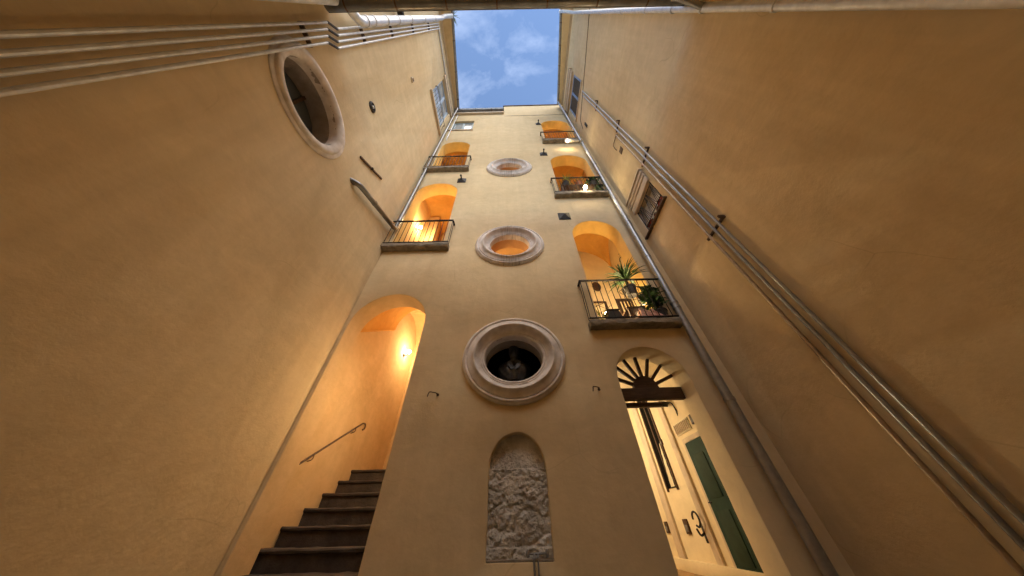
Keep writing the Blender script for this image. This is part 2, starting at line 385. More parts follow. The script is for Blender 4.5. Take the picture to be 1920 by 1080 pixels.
# oculus frames: an elliptical sweep of a moulded profile
prof = [(-0.012, -0.10), (-0.004, -0.02), (0.0, 0.006), (0.012, 0.018), (0.026, 0.018), (0.030, 0.010), (0.045, 0.010), (0.050, 0.022), (0.062, 0.024),
        (0.068, 0.018), (0.095, 0.028), (0.120, 0.052), (0.142, 0.088), (0.152, 0.106), (0.168, 0.112), (0.184, 0.104), (0.196, 0.088), (0.225, 0.072),
        (0.262, 0.060), (0.285, 0.056), (0.290, 0.044), (0.300, 0.044), (0.306, 0.058), (0.324, 0.062), (0.338, 0.054), (0.343, 0.040), (0.362, 0.036), (0.370, 0.026), (0.374, -0.01)]
def oculus(name, c, a, b, P, parent, matl, profile=prof, n=88, jit=0.0025):
    m = MB(); vs = []; fs = []
    for (r, p) in profile:
        for k in range(n):
            t = 2 * PI * k / n; j = random.uniform(-jit, jit)
            vs.append(P(c[0] + (a + r + j) * math.cos(t), c[1] + (b + r + j) * math.sin(t), -p))
    for i in range(len(profile) - 1):
        for k in range(n):
            k2 = (k + 1) % n; fs.append((i * n + k, i * n + k2, (i + 1) * n + k2, (i + 1) * n + k))
    m.add(vs, fs); return m.build(name, matl, parent, ang=60)
for i, c in enumerate(OC):
    o = oculus('oval_window_surround', c, AI, BI, lambda u, v, q: (u, YF + q * 1.35, v), FB, 'oculus_plaster')
    part_label(o, ['grey moulded oval surround framing the dark bust', 'grey moulded oval surround with black run marks, middle of three', 'grey moulded oval surround, topmost of three'][i])

# rubble filling of the niche: a displaced sheet
m = MB(); NX, NZ = 90, 150; vs = []; fs = []
for j in range(NZ + 1):
    for i in range(NX + 1):
        x = -0.46 + 0.94 * i / NX; z = 1.24 + 1.42 * j / NZ
        rough = 1.0 if z < 2.17 + 0.03 * mnoise.noise(Vector((x * 6, 0, 1))) else 0.18
        edge = 0.04 if z < 2.17 else 0.0
        d = mnoise.fractal(Vector((x * 5.5, 1.3, z * 5.0)), 0.7, 2.2, 7) * 0.026 + mnoise.ridged_multi_fractal(Vector((x * 13, 5.1, z * 11)), 0.9, 2.0, 5, 1.0, 2.0) * 0.008
        d += mnoise.fractal(Vector((x * 24, 8.3, z * 24)), 0.7, 2.2, 4) * 0.013
        d -= 0.022 * max(0, 1 - abs(mnoise.noise(Vector((x * 4.1, 2.2, z * 4.9)))) * 8)
        ledge = 0.05 if z < 1.44 else 0.0
        vs.append((x, YF + 0.115 - edge - d * rough * 0.8 - ledge * 0.5, z))
for j in range(NZ):
    for i in range(NX):
        a = j * (NX + 1) + i; fs.append((a, a + 1, a + NX + 2, a + NX + 1))
m.add(vs, fs); part_label(m.build('niche_rubble', 'rubble', FB, ang=80), 'rough grey rubble masonry filling the arched niche')
m = MB(); m.cbox(-0.352, 0.372, YF + 0.004, YF + 0.2, 1.33, 1.356, 0.006); m.build('niche_sill', 'balcony_stone', FB)

# rooms behind the openings
def vault_grid(x0, x1, y0, y1, zs, rise, n=28, kind='groin'):
    m = MB(); vs = []; fs = []
    for j in range(n + 1):
        for i in range(n + 1):
            u = 2 * i / n - 1; v = 2 * j / n - 1
            bx = math.sqrt(max(0, 1 - u * u)); by = math.sqrt(max(0, 1 - v * v))
            h = max(bx, by) if kind == 'groin' else bx
            vs.append((x0 + (x1 - x0) * (u + 1) / 2, y0 + (y1 - y0) * (v + 1) / 2, zs + rise * h))
    for j in range(n):
        for i in range(n):
            a = j * (n + 1) + i; fs.append((a, a + 1, a + n + 2, a + n + 1))
    return m.add(vs, fs)
def room(label, x0, x1, y1, z0, zs, rise, wallm, vaultm, floorm='dark_stone', kind='groin', top=None, y0=YF + T - 0.006):
    top = top or zs + rise + 0.02
    m = MB()
    m.add([(x0, y0, z0), (x0, y1, z0), (x0, y1, top), (x0, y0, top)], [(0, 1, 2, 3)])
    m.add([(x1, y0, z0), (x1, y1, z0), (x1, y1, top), (x1, y0, top)], [(0, 1, 2, 3)])
    m.add([(x0, y1, z0), (x1, y1, z0), (x1, y1, top), (x0, y1, top)], [(0, 1, 2, 3)])
    m.add([(x0, y0, top), (x1, y0, top), (x1, y1, top), (x0, y1, top)], [(0, 1, 2, 3)])
    o = m.build('loggia', wallm, FB, smooth=False); part_label(o, label)
    f = MB(); f.box(x0, x1, y0 - T + 0.02, y1, z0 - 0.06, z0 + 0.004); f.build('floor_slab', floorm, o)
    if kind: vault_grid(x0, x1, y0, y1, zs, rise, kind=kind).build('vault', vaultm, o, ang=25)
    return o
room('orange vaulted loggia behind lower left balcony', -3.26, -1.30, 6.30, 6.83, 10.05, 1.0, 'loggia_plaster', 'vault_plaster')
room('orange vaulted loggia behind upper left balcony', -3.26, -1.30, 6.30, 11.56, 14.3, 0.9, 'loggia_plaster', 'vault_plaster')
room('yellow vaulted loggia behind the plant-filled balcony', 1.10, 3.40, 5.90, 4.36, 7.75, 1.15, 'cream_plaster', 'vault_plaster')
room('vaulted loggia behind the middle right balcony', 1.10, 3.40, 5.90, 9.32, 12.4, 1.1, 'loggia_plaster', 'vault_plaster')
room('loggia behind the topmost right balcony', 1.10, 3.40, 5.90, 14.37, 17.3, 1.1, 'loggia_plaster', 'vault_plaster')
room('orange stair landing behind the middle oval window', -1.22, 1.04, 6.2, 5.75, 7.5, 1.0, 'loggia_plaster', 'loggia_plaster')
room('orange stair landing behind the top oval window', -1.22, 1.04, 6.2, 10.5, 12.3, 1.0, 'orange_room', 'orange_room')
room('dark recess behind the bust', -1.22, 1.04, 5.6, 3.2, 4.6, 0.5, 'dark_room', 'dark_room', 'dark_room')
# dog-leg pieces seen in the loggias: pier, inner arch and flight soffit
m = MB(); m.box(-3.256, -2.86, 5.55, 5.85, 6.84, 10.9); m.build('pier', 'loggia_plaster', FB)
m = MB()
m.add([(-3.25, 4.6, 12.1), (-1.32, 6.2, 14.5), (-1.32, 6.2, 14.8), (-3.25, 4.6, 12.4), (-3.25, 5.5, 12.1), (-1.32, 6.28, 14.5), (-1.32, 6.28, 14.8), (-3.25, 5.5, 12.4)],
      [(0, 1, 2, 3), (4, 5, 6, 7), (0, 1, 5, 4), (3, 2, 6, 7), (0, 3, 7, 4), (1, 2, 6, 5)])
part_label(m.build('stair_flight', 'stair_plaster', FB), 'pinkish underside of a rising stair flight behind upper left balcony')

# stair hall behind the lower left arch: rising barrel vault over the flight, then a landing
SX0, SX1 = -3.26, -1.62
def vz(y): return 4.73 + (y - 4.54) * 0.70
m = MB(); n = 24; ys = [YF + T - 0.006 + k * 0.11 for k in range(14)]; Y2 = ys[-1]
vs = []; fs = []
for y in ys:
    for k in range(n + 1):
        t = PI * k / n; vs.append(((SX0 + SX1) / 2 - ((SX1 - SX0) / 2 - 0.035) * math.cos(t), y, vz(y) + 0.80 * math.sin(t)))
for j in range(len(ys) - 1):
    for k in range(n):
        a = j * (n + 1) + k; fs.append((a, a + 1, a + n + 2, a + n + 1))
m.add(vs, fs)
k0 = len(m.v); vs2 = []
for k in range(n + 1):
    t = PI * k / n; vs2.append(((SX0 + SX1) / 2 - ((SX1 - SX0) / 2 - 0.035) * math.cos(t), Y2, vz(Y2) + 0.80 * math.sin(t)))
for k in range(n + 1): vs2.append((vs2[k][0], Y2, 7.6))
m.add(vs2, [(k, k + 1, n + 2 + k, n + 1 + k) for k in range(n)])
hall = MB()
Y3 = 7.5
hall.add([(SX0, YF + T - 0.006, 0.5), (SX0, Y3, 0.5), (SX0, Y3, 7.6), (SX0, YF + T - 0.006, 7.6)], [(0, 1, 2, 3)])
hall.add([(SX1, YF + T - 0.006, 0.5), (SX1, 6.1, 0.5), (SX1, 6.1, 7.6), (SX1, YF + T - 0.006, 7.6)], [(0, 1, 2, 3)])
hall.add([(SX0, Y3, 0.5), (-0.3, Y3, 0.5), (-0.3, Y3, 7.6), (SX0, Y3, 7.6)], [(0, 1, 2, 3)])
hall.add([(-0.3, 6.1, 0.5), (-0.3, Y3, 0.5), (-0.3, Y3, 7.6), (-0.3, 6.1, 7.6)], [(0, 1, 2, 3)])
hall.add([(SX1, 6.1, 0.5), (-0.3, 6.1, 0.5), (-0.3, 6.1, 7.6), (SX1, 6.1, 7.6)], [(0, 1, 2, 3)])
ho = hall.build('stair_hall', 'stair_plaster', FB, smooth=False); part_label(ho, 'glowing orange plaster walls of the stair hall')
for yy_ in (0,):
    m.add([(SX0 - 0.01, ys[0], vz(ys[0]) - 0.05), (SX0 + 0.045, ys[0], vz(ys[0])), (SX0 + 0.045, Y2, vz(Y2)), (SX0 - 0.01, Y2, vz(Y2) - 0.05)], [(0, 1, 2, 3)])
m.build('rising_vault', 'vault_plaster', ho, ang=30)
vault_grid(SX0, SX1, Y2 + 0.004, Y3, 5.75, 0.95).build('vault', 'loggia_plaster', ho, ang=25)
l2 = MB(); l2.box(SX0, -0.3, Y2, Y3 + 0.05, 6.75, 7.62); l2.build('upper_floor', 'stair_plaster', ho)

# portal passage
PX0, PX1, PY1, PTOP = 0.95, 3.20, 9.2, 4.15
m = MB()
for q in ([(PX0, 4.41, G), (PX0, PY1, G), (PX0, PY1, PTOP), (PX0, 4.41, PTOP)], [(PX1, 4.41, G), (PX1, PY1, G), (PX1, PY1, PTOP), (PX1, 4.41, PTOP)],
          [(PX0, PY1, G), (PX1, PY1, G), (PX1, PY1, PTOP), (PX0, PY1, PTOP)], [(PX0, 4.41, PTOP), (PX1, 4.41, PTOP), (PX1, PY1, PTOP), (PX0, PY1, PTOP)]):
    m.add(q, [(0, 1, 2, 3)])
psg = m.build('passage', 'cream_plaster', FB, smooth=False); part_label(psg, 'bright cream passage seen through the fanlight portal')
m = MB(); m.add([(PX0, 4.0, G + 0.006), (PX1, 4.0, G + 0.006), (PX1, PY1, G + 0.006), (PX0, PY1, G + 0.006)], [(0, 1, 2, 3)]); m.build('passage_floor', 'passage_paving', psg)
for (ya, yb, dp) in ((7.10, 7.36, 0.05), (5.86, 6.04, 0.045)):
    m = MB(); m.cbox(PX1 - dp, PX1 + 0.02, ya, yb, G, PTOP, 0.008); m.build('pilaster', 'stone_trim', psg)
m = MB(); m.cbox(PX1 - 0.075, PX1 + 0.02, 4.43, PY1, G, G + 0.17, 0.015); m.build('skirting', 'cream_plaster', psg)
m = MB(); m.box(PX1 - 0.02, PX1 + 0.02, 6.50, 6.90, 2.15, 4.02); dd = part_label(m.build('dark_opening', 'black_wood', psg), 'tall narrow dark shuttered opening in passage wall')
m = MB(); m.cbox(PX1 - 0.032, PX1 + 0.02, 6.90, 6.95, 2.10, 4.04, 0.006); m.cbox(PX1 - 0.032, PX1 + 0.02, 6.45, 6.50, 2.10, 4.04, 0.006); m.cbox(PX1 - 0.03, PX1 + 0.02, 6.66, 6.71, 2.15, 4.02, 0.006); m.build('opening_frame', 'brown_wood', psg)
m = MB(); vs = []
for j in range(24):
    t = j / 23; z = 2.16 + 0.75 * t; wd = 0.16 * (1 - t) ** 0.7 + 0.01
    for s in (0, 0.5, 1): vs.append((PX1 - 0.035 - 0.003 * math.sin(j * 1.3 + s * 4), 6.52 + wd * s, z))
m.add(vs, [(j * 3 + s, j * 3 + s + 1, j * 3 + s + 4, j * 3 + s + 3) for j in range(23) for s in (0, 1)]); m.build('curtain', 'paper', psg)
# green door
m = MB(); m.cbox(PX1 - 0.04, PX1 + 0.02, 4.55, 5.55, G, 2.70, 0.008); gd = part_label(m.build('green_door', 'green_paint', psg), 'dark green panelled door in passage wall')
for (za, zb) in ((1.15, 1.75), (1.9, 2.5)):
    m = MB(); m.cbox(PX1 - 0.052, PX1, 4.66, 5.02, za, zb, 0.006); m.cbox(PX1 - 0.052, PX1, 5.10, 5.44, za, zb, 0.006); m.build('door_panel', 'ochre_panel', psg)
m = MB(); m.cbox(PX1 - 0.03, PX1 + 0.02, 5.555, 5.62, G, 2.78, 0.006); m.cbox(PX1 - 0.03, PX1 + 0.02, 4.47, 5.555, 2.705, 2.78, 0.006); m.build('door_frame', 'stone_trim', psg)
m = MB(); m.tube(bend([(PX1 - 0.04, 5.50, 1.85), (PX1 - 0.09, 5.50, 1.85), (PX1 - 0.09, 5.40, 1.85)], 0.02), 0.009, 8); m.build('door_handle', 'iron', psg)
# fanlight
fy = YF + 0.33
m = MB(); m.cbox(1.66, 2.80, fy, fy + 0.09, 3.10, 3.29, 0.008)
fan = part_label(m.build('fanlight', 'brown_wood', FB), 'brown wooden fanlight transom with radiating bars over portal')
m = MB(); pts = [(2.23 + 0.21 * math.cos(PI * k / 18), 3.285 + 0.21 * math.sin(PI * k / 18)) for k in range(19)]
fr = [(x, fy + 0.006, z) for x, z in pts]; bk = [(x, fy + 0.08, z) for x, z in pts]
m.add(fr + bk, [tuple(range(19)), tuple(range(37, 18, -1))] + [(k, k + 1, k + 20, k + 19) for k in range(18)] + [(18, 0, 19, 37)]); m.build('fan_hub', 'brown_wood', fan)
for k in range(7):
    a = R(22.5 * (k + 1)); M = Matrix.Translation((2.23, fy + 0.045, 3.285)) @ Matrix.Rotation(-a, 4, 'Y')
    m = MB(); m.cbox(0.19, 0.575, -0.028, 0.028, -0.024, 0.024, 0.005, M); m.build('fan_bar', 'brown_wood', fan)
m = MB(); m.cbox(1.80, 2.46, fy + 0.14, fy + 0.24, 3.04, 3.10, 0.008); m.build('inner_rail', 'brown_wood', fan)

# balconies
def balcony(label, xa, xb, z, nb, side, rust='iron', hook=True):
    m = MB(); n = 26; vs = []; fs = []            # slab with a broken lower edge
    prof_ = [(YF + 0.01, z), (YB + 0.006, z), (YB, z - 0.012), (YB + 0.002, z - 0.05), (YB + 0.004, z - 0.095), (YB + 0.03, z - 0.12), (YF + 0.01, z - 0.122)]
    for i in range(n + 1):
        x = xa + (xb - xa) * i / n
        for k, (y, zz) in enumerate(prof_):
            j = 0.012 if k in (4, 5) else 0.004
            vs.append((x, y + random.uniform(-j, j), zz + (random.uniform(-j, j * 1.6) if k > 2 else 0)))
    p = len(prof_)
    for i in range(n):
        for k in range(p): fs.append((i * p + k, i * p + (k + 1) % p, (i + 1) * p + (k + 1) % p, (i + 1) * p + k))
    fs.append(tuple(range(p))); fs.append(tuple(range(n * p, (n + 1) * p)))
    m.add(vs, fs); b = m.build('balcony', 'balcony_stone', FB, ang=30); part_label(b, label)
    zt = z + 1.0; ye = YB + 0.02
    m = MB(); m.cbox(xa - 0.01, xb, ye - 0.022, ye + 0.022, zt - 0.012, zt + 0.014, 0.004)
    xe = xa if side < 0 else xb
    if side < 0: m.cbox(xa - 0.01, xa + 0.034, ye + 0.022, YF + 0.02, zt - 0.012, zt + 0.014, 0.004)
    else: m.cbox(xb - 0.034, xb + 0.01, ye + 0.022, YF + 0.02, zt - 0.012, zt + 0.014, 0.004)
    m.build('handrail', 'iron', b)
    m = MB(); m.cbox(xa, xb, ye - 0.016, ye + 0.016, z + 0.028, z + 0.05, 0.004); m.build('bottom_rail', 'iron', b)
    proto = None
    for k in range(nb):
        x = xa + 0.02 + (xb - xa - 0.04) * k / (nb - 1)
        if proto is None:
            m = MB(); m.tube([(0, 0, 0.05), (0, 0, 0.99)], 0.0085, 6); proto = m.build('baluster', 'iron', b); o = proto
        else:
            o = proto.copy(); col.objects.link(o); o.parent = b
        o.location = (x, ye, z)
    for yy in (YB + 0.09,):
        o = proto.copy(); col.objects.link(o); o.parent = b; o.location = ((xa + 0.02) if side < 0 else (xb - 0.02), yy + 0.03, z)
    return b
balcony('shallow stone balcony with iron railing, lower left', XL + 0.01, -1.56, 6.83, 14, 1)
balcony('shallow stone balcony with iron railing, upper left', XL + 0.01, -1.52, 11.56, 14, 1)
balcony('shallow stone balcony crowded with plants, lowest right', 1.41, 3.09, 4.36, 15, -1)
balcony('shallow stone balcony with potted plants and lit bulb, middle right', 1.43, 3.14, 9.32, 15, -1)
balcony('shallow stone balcony with iron railing, topmost right', 1.55, 3.19, 14.37, 15, -1)

# small casement window under the left gutter
m = MB()
m.cbox(-3.02, -1.86, YF + 0.10, YF + 0.17, 16.62, 16.72, 0.008); m.cbox(-3.02, -1.86, YF + 0.10, YF + 0.17, 18.18, 18.28, 0.008)
m.cbox(-3.02, -2.90, YF + 0.10, YF + 0.17, 16.72, 18.18, 0.008); m.cbox(-1.98, -1.86, YF + 0.10, YF + 0.17, 16.72, 18.18, 0.008)
m.cbox(-2.50, -2.38, YF + 0.095, YF + 0.175, 16.72, 18.18, 0.008)
wn = part_label(m.build('window', 'grey_blue_paint', FB), 'grey-blue casement window below the left gutter')
for (a, b) in ((-2.90, -2.50), (-2.38, -1.98)):
    m = MB(); m.box(a, b, YF + 0.13, YF + 0.138, 16.72, 18.18); m.build('pane', 'pale_glass', wn)
m = MB(); m.cbox(-3.12, -1.78, YF - 0.05, YF + 0.1, 16.52, 16.615, 0.012); m.build('window_sill', 'stone_trim', wn)
# eaves, gutter, parapet
def gutter(name, a, b, r, matl, parent, seg=0.9, out=(0, -1, 0)):
    a = Vector(a); b = Vector(b); d = (b - a).normalized(); o_ = Vector(out); up = Vector((0, 0, 1))
    m = MB(); vs = []; fs = []; n = 10
    for p in (a, b):
        for rr in (r, r - 0.008):
            for k in range(n + 1):
                t = PI * k / n; vs.append(p + o_ * (-math.cos(t) * rr) - up * (math.sin(t) * rr))
    q = n + 1
    for k in range(n):
        fs.append((k, k + 1, 2 * q + k + 1, 2 * q + k)); fs.append((q + k, q + k + 1, 3 * q + k + 1, 3 * q + k))
        fs.append((k, k + 1, q + k + 1, q + k)); fs.append((2 * q + k, 2 * q + k + 1, 3 * q + k + 1, 3 * q + k))
    m.add(vs, fs)
    m.tube([a + o_ * r, b + o_ * r], 0.012, 6); go = m.build(name, matl, parent)
    L_ = (b - a).length; k = 0; t = seg * 0.4
    while t < L_ - 0.05:
        p = a + d * t; pts = [p + o_ * (-math.cos(PI * i / 12) * (r + 0.006)) - up * (math.sin(PI * i / 12) * (r + 0.006)) for i in range(13)]
        m = MB(); w_ = 0.014
        vv = []; ff = []
        for pp in pts:
            vv += [pp - d * w_, pp + d * w_]
        ff = [(2 * i, 2 * i + 1, 2 * i + 3, 2 * i + 2) for i in range(12)]
        m.add(vv, ff); m.build('gutter_strap', 'rusty_iron', go); t += seg
    return go
gutter('gutter', (XL, YF - 0.13, 19.95), (-0.22, YF - 0.13, 19.95), 0.11, 'zinc', FB, 0.95)
m = MB(); m.cbox(XL, -0.215, YF - 0.12, YF + 0.05, 19.50, 19.66, 0.015); m.build('eave_band', 'stone_trim', FB)
m = MB(); m.box(-3.9, -0.2, YF - 0.06, YF + 2.2, 19.96, 20.06); m.build('roof', 'roof_tile', FB)
m = MB(); m.cbox(-0.27, 3.9, YF - 0.05, YF + T + 0.04, 21.38, 21.46, 0.012); m.build('parapet_coping', 'rusty_iron', FB)
m = MB(); m.cbox(-0.22, XR, YF - 0.018, YF + 0.01, 19.10, 19.135, 0.006); m.build('string_course', 'stone_trim', FB)

# ------------------------------------------------------------------ left building
LB = thing('side_building', 'ochre stucco side wall on the left with half-seen oval window and blue shutters', 'building')
PL = lambda u, v, q: (XL - q, u, v)
lo_c = (0.95, 6.80)
holes = [(list(reversed(ell_loop(lo_c[0], lo_c[1], 0.60, 0.52)))[::-1], 1), (rect_loop(2.16, 3.66, 15.15, 18.45), 0)]
holed_wall('wall', [(-1.0, 0.3), (4.03, 0.3), (4.03, 20.1), (-1.0, 20.1)], holes, PL, 0.5, ['ochre_stucco_pale', 'grey_reveal'], LB)
lprof = [(-0.004, -0.14), (0.0, 0.0), (0.02, 0.03), (0.05, 0.05), (0.09, 0.062), (0.13, 0.062), (0.145, 0.045), (0.155, 0.02), (0.20, 0.018), (0.225, 0.012), (0.232, -0.01)]
o = oculus('oval_window_surround', lo_c, 0.60, 0.52, PL, LB, 'oculus_plaster', lprof, jit=0.0008); part_label(o, 'pale moulded oval surround on left wall, cut by picture edge')
m = MB(); m.add([PL(lo_c[0] - 0.7, lo_c[1] - 0.6, 0.46), PL(lo_c[0] + 0.7, lo_c[1] - 0.6, 0.46), PL(lo_c[0] + 0.7, lo_c[1] + 0.6, 0.46), PL(lo_c[0] - 0.7, lo_c[1] + 0.6, 0.46)], [(0, 1, 2, 3)])
wg = m.build('window_pane', 'glass', LB)
m = MB(); m.cbox(XL - 0.45, XL - 0.41, lo_c[0] - 0.62, lo_c[0] + 0.62, lo_c[1] - 0.025, lo_c[1] + 0.025, 0.006); m.cbox(XL - 0.452, XL - 0.408, lo_c[0] - 0.025, lo_c[0] + 0.025, lo_c[1] - 0.55, lo_c[1] + 0.55, 0.006); m.build('glazing_bar', 'brown_wood', wg)
# french window with railing
m = MB(); fx = XL - 0.16
for (a, b, c, d_) in ((2.16, 2.26, 15.15, 18.45), (3.56, 3.66, 15.15, 18.45), (2.26, 3.56, 15.15, 15.27), (2.26, 3.56, 18.33, 18.45), (2.86, 2.98, 15.27, 18.33)):
    m.cbox(fx, fx + 0.07, a, b, c, d_, 0.008)
for z in (16.45, 17.4):
    m.cbox(fx + 0.01, fx + 0.06, 2.26, 2.86, z, z + 0.06, 0.006); m.cbox(fx + 0.01, fx + 0.06, 2.98, 3.56, z, z + 0.06, 0.006)
lw = part_label(m.build('french_window', 'blue_paint', LB), 'pale blue french window with low railing on left wall')
for (a, b) in ((2.26, 2.86), (2.98, 3.56)):
    m = MB(); m.box(fx + 0.02, fx + 0.028, a, b, 16.5, 18.34); m.build('pane', 'pale_glass', lw)
    m = MB(); m.box(fx + 0.02, fx + 0.04, a, b, 15.26, 16.46); m.build('door_panel', 'blue_paint', lw)
m = MB(); m.cbox(XL - 0.2, XL + 0.10, 2.05, 3.78, 15.0, 15.14, 0.014); m.build('window_sill', 'stone_trim', lw)
m = MB(); m.cbox(XL - 0.02, XL + 0.09, 2.02, 3.80, 18.46, 18.72, 0.02); m.cbox(XL - 0.02, XL + 0.12, 1.98, 3.84, 18.73, 18.80, 0.012); m.build('lintel', 'stone_trim', lw)
m = MB(); m.tube([(XL + 0.0, 2.12, 16.22), (XL + 0.08, 2.12, 16.22), (XL + 0.08, 3.70, 16.22), (XL + 0.0, 3.70, 16.22)], 0.016, 8); m.build('railing_bar', 'iron', lw)
for k in range(11):
    y = 2.2 + 1.42 * k / 10; m = MB(); m.tube([(XL + 0.08, y, 15.14), (XL + 0.08, y, 16.22)], 0.009, 6); m.build('baluster', 'iron', lw)
# eaves: the roof edge runs slightly skew to the wall
def side_eave(parent, sx, X, ya, yb, oa, ob, z, band):
    m = MB(); th = 0.10
    a0 = (X, ya); a1 = (X - sx * oa, ya); b0 = (X, yb); b1 = (X - sx * ob, yb)
    vs = [(p[0] + (sx * 0.6 if p in (a0, b0) else 0), p[1], zz) for zz in (z, z + th) for p in (a0, a1, b1, b0)]
    m.add(vs, [(0, 1, 2, 3), (4, 5, 6, 7), (0, 1, 5, 4), (1, 2, 6, 5), (2, 3, 7, 6), (3, 0, 4, 7)])
    e = m.build('eave', 'cream_plaster' if band else 'ochre_stucco_pale', parent, smooth=False)
    for k in range(2):
        m = MB(); dd_ = 0.05 + 0.04 * k
        vs = [(X + sx * 0.05, ya, z - 0.16 + 0.08 * k), (X - sx * dd_, ya, z - 0.16 + 0.08 * k), (X - sx * dd_, ya, z - 0.002 - 0.08 * (1 - k)), (X + sx * 0.05, ya, z - 0.002 - 0.08 * (1 - k))]
        vs += [(x, yb, zz) for x, _, zz in vs]
        m.add(vs, [(0, 1, 2, 3), (4, 5, 6, 7), (0, 1, 5, 4), (1, 2, 6, 5), (2, 3, 7, 6), (3, 0, 4, 7)]); m.build('cornice', 'stone_trim', e, smooth=False)
    return gutter('gutter', (X - sx * (oa + 0.02), ya, z + 0.06), (X - sx * (ob + 0.02), yb, z + 0.06), 0.075, 'zinc', parent, 0.86 if band else 1.25, (-sx, 0, 0))
side_eave(LB, -1, XL, -0.9, 3.86, 0.66, 0.22, 20.1, False)
m = MB(); m.box(XL - 3.0, XL - 0.3, -1.0, 4.03, 20.15, 20.25); m.build('roof', 'roof_tile', LB)

# ------------------------------------------------------------------ right building
RB = thing('side_building', 'ochre stucco side wall on the right with barred window and blue louvred shutters', 'building')
PR = lambda u, v, q: (XR + q, u, v)
holes = [(rect_loop(2.86, 3.76, 6.88, 7.80), 1), (rect_loop(2.12, 3.66, 16.55, 18.62), 0)]
holed_wall('wall', [(-1.0, 0.3), (4.03, 0.3), (4.03, 21.0), (-1.0, 21.0)], holes, PR, 0.5, ['ochre_stucco_pale', 'stone_trim'], RB)
m = MB()
for (z0, z1, p, e) in ((7.80, 8.04, 0.045, 0.04), (8.042, 8.08, 0.07, 0.05), (8.082, 8.17, 0.055, 0.045), (8.172, 8.21, 0.085, 0.06), (8.212, 8.31, 0.07, 0.055), (8.312, 8.36, 0.11, 0.08)):
    m.cbox(XR - p, XR + 0.02, 2.86 - e, 3.76 + e, z0, z1, 0.004)
bw = part_label(m.build('barred_window', 'stone_trim', RB), 'barred window with heavy moulded stone lintel and red cloth')
m = MB(); m.cbox(XR - 0.07, XR + 0.15, 2.78, 3.92, 6.83, 6.875, 0.006); m.build('window_sill', 'rusty_iron', bw)
m = MB(); m.box(XR + 0.17, XR + 0.18, 2.86, 3.76, 6.88, 7.80); m.build('pane', 'sky_white_pane', bw)
m = MB(); m.cbox(XR + 0.13, XR + 0.175, 3.28, 3.34, 6.88, 7.80, 0.006); m.cbox(XR + 0.13, XR + 0.175, 2.86, 2.92, 6.88, 7.80, 0.006); m.cbox(XR + 0.13, XR + 0.175, 3.70, 3.76, 6.88, 7.80, 0.006); m.build('sash', 'stone_trim', bw)
m = MB(); vs = []; N_ = 40
for i in range(N_ + 1):
    y = 2.87 + 0.88 * i / N_; h = 0.20 + 0.07 * math.sin(y * 9) + 0.03 * math.sin(y * 27)
    for s in range(5): vs.append((XR + 0.11 + 0.015 * math.sin(i * 0.9 + s) - 0.02 * s, y, 6.89 + h * s / 4))
m.add(vs, [(i * 5 + s, i * 5 + s + 1, i * 5 + s + 6, i * 5 + s + 5) for i in range(N_) for s in range(4)]); m.build('red_cloth', 'red_cloth', bw)
gx = XR + 0.02
def bar(p, q, r=0.0095, par=bw, matl='iron', nm='grille_bar'):
    m = MB(); m.tube([p, q], r, 6); return m.build(nm, matl, par)
for z in (6.92, 7.12, 7.74): bar((gx, 2.865, z), (gx, 3.755, z), 0.011)
for y in (2.88, 3.74): bar((gx, y, 6.89), (gx, y, 7.79), 0.011)
for k in range(5):
    y0 = 2.90 + 0.166 * k; yc = y0 + 0.083
    for dy in (-0.083, -0.03, 0.03, 0.083):
        bar((gx - 0.004, yc + dy, 7.12), (gx - 0.004, yc + dy * 0.12 + (0.083 if k % 2 else -0.083) * 0.55, 7.74), 0.0055)
    m = MB(); m.tube([(gx, yc + 0.055 * math.cos(t * 0.5) * (1 - t / 26), 7.02 + 0.05 * math.sin(t * 0.5) * (1 - t / 26)) for t in range(20)], 0.007, 5); m.build('grille_scroll', 'iron', bw)
# louvred window high up
m = MB(); fx = XR + 0.03
for (a, b, c, d_) in ((2.12, 2.22, 16.55, 18.62), (3.56, 3.66, 16.55, 18.62), (2.22, 3.56, 16.55, 16.68), (2.22, 3.56, 18.50, 18.62), (2.83, 2.95, 16.68, 18.50)):
    m.cbox(fx, fx + 0.06, a, b, c, d_, 0.008)
lv = part_label(m.build('louvred_shutters', 'strong_blue_paint', RB), 'closed blue shutters with dark louvres high on right wall')
for (a, b) in ((2.22, 2.83), (2.95, 3.56)):
    m = MB(); m.box(fx + 0.075, fx + 0.08, a, b, 16.68, 18.5); m.build('backing', 'louvre', lv)
    for k in range(11):
        z = 16.74 + 1.7 * k / 10.5; M = Matrix.Translation((fx + 0.035, 0, z)) @ Matrix.Rotation(R(38), 4, 'Y')
        m = MB(); m.box(-0.055, 0.055, a, b, -0.006, 0.006, M); m.build('slat', 'louvre_slat', lv)
m = MB(); m.cbox(XR - 0.10, XR + 0.02, 2.02, 3.80, 18.70, 18.98, 0.02); m.cbox(XR - 0.16, XR + 0.02, 1.98, 3.84, 18.985, 19.16, 0.02); m.cbox(XR - 0.20, XR + 0.02, 1.94, 3.88, 19.165, 19.24, 0.012); m.build('lintel', 'stone_trim', lv)
m = MB(); m.cbox(XR - 0.05, XR + 0.1, 2.06, 3.72, 16.44, 16.545, 0.012); m.build('window_sill', 'stone_trim', lv)
side_eave(RB, 1, XR, -0.9, 3.86, 0.60, 0.24, 20.85, True)
m = MB(); m.box(XR + 0.3, XR + 3.0, -1.0, 4.03, 21.05, 21.15); m.build('roof', 'roof_tile', RB)

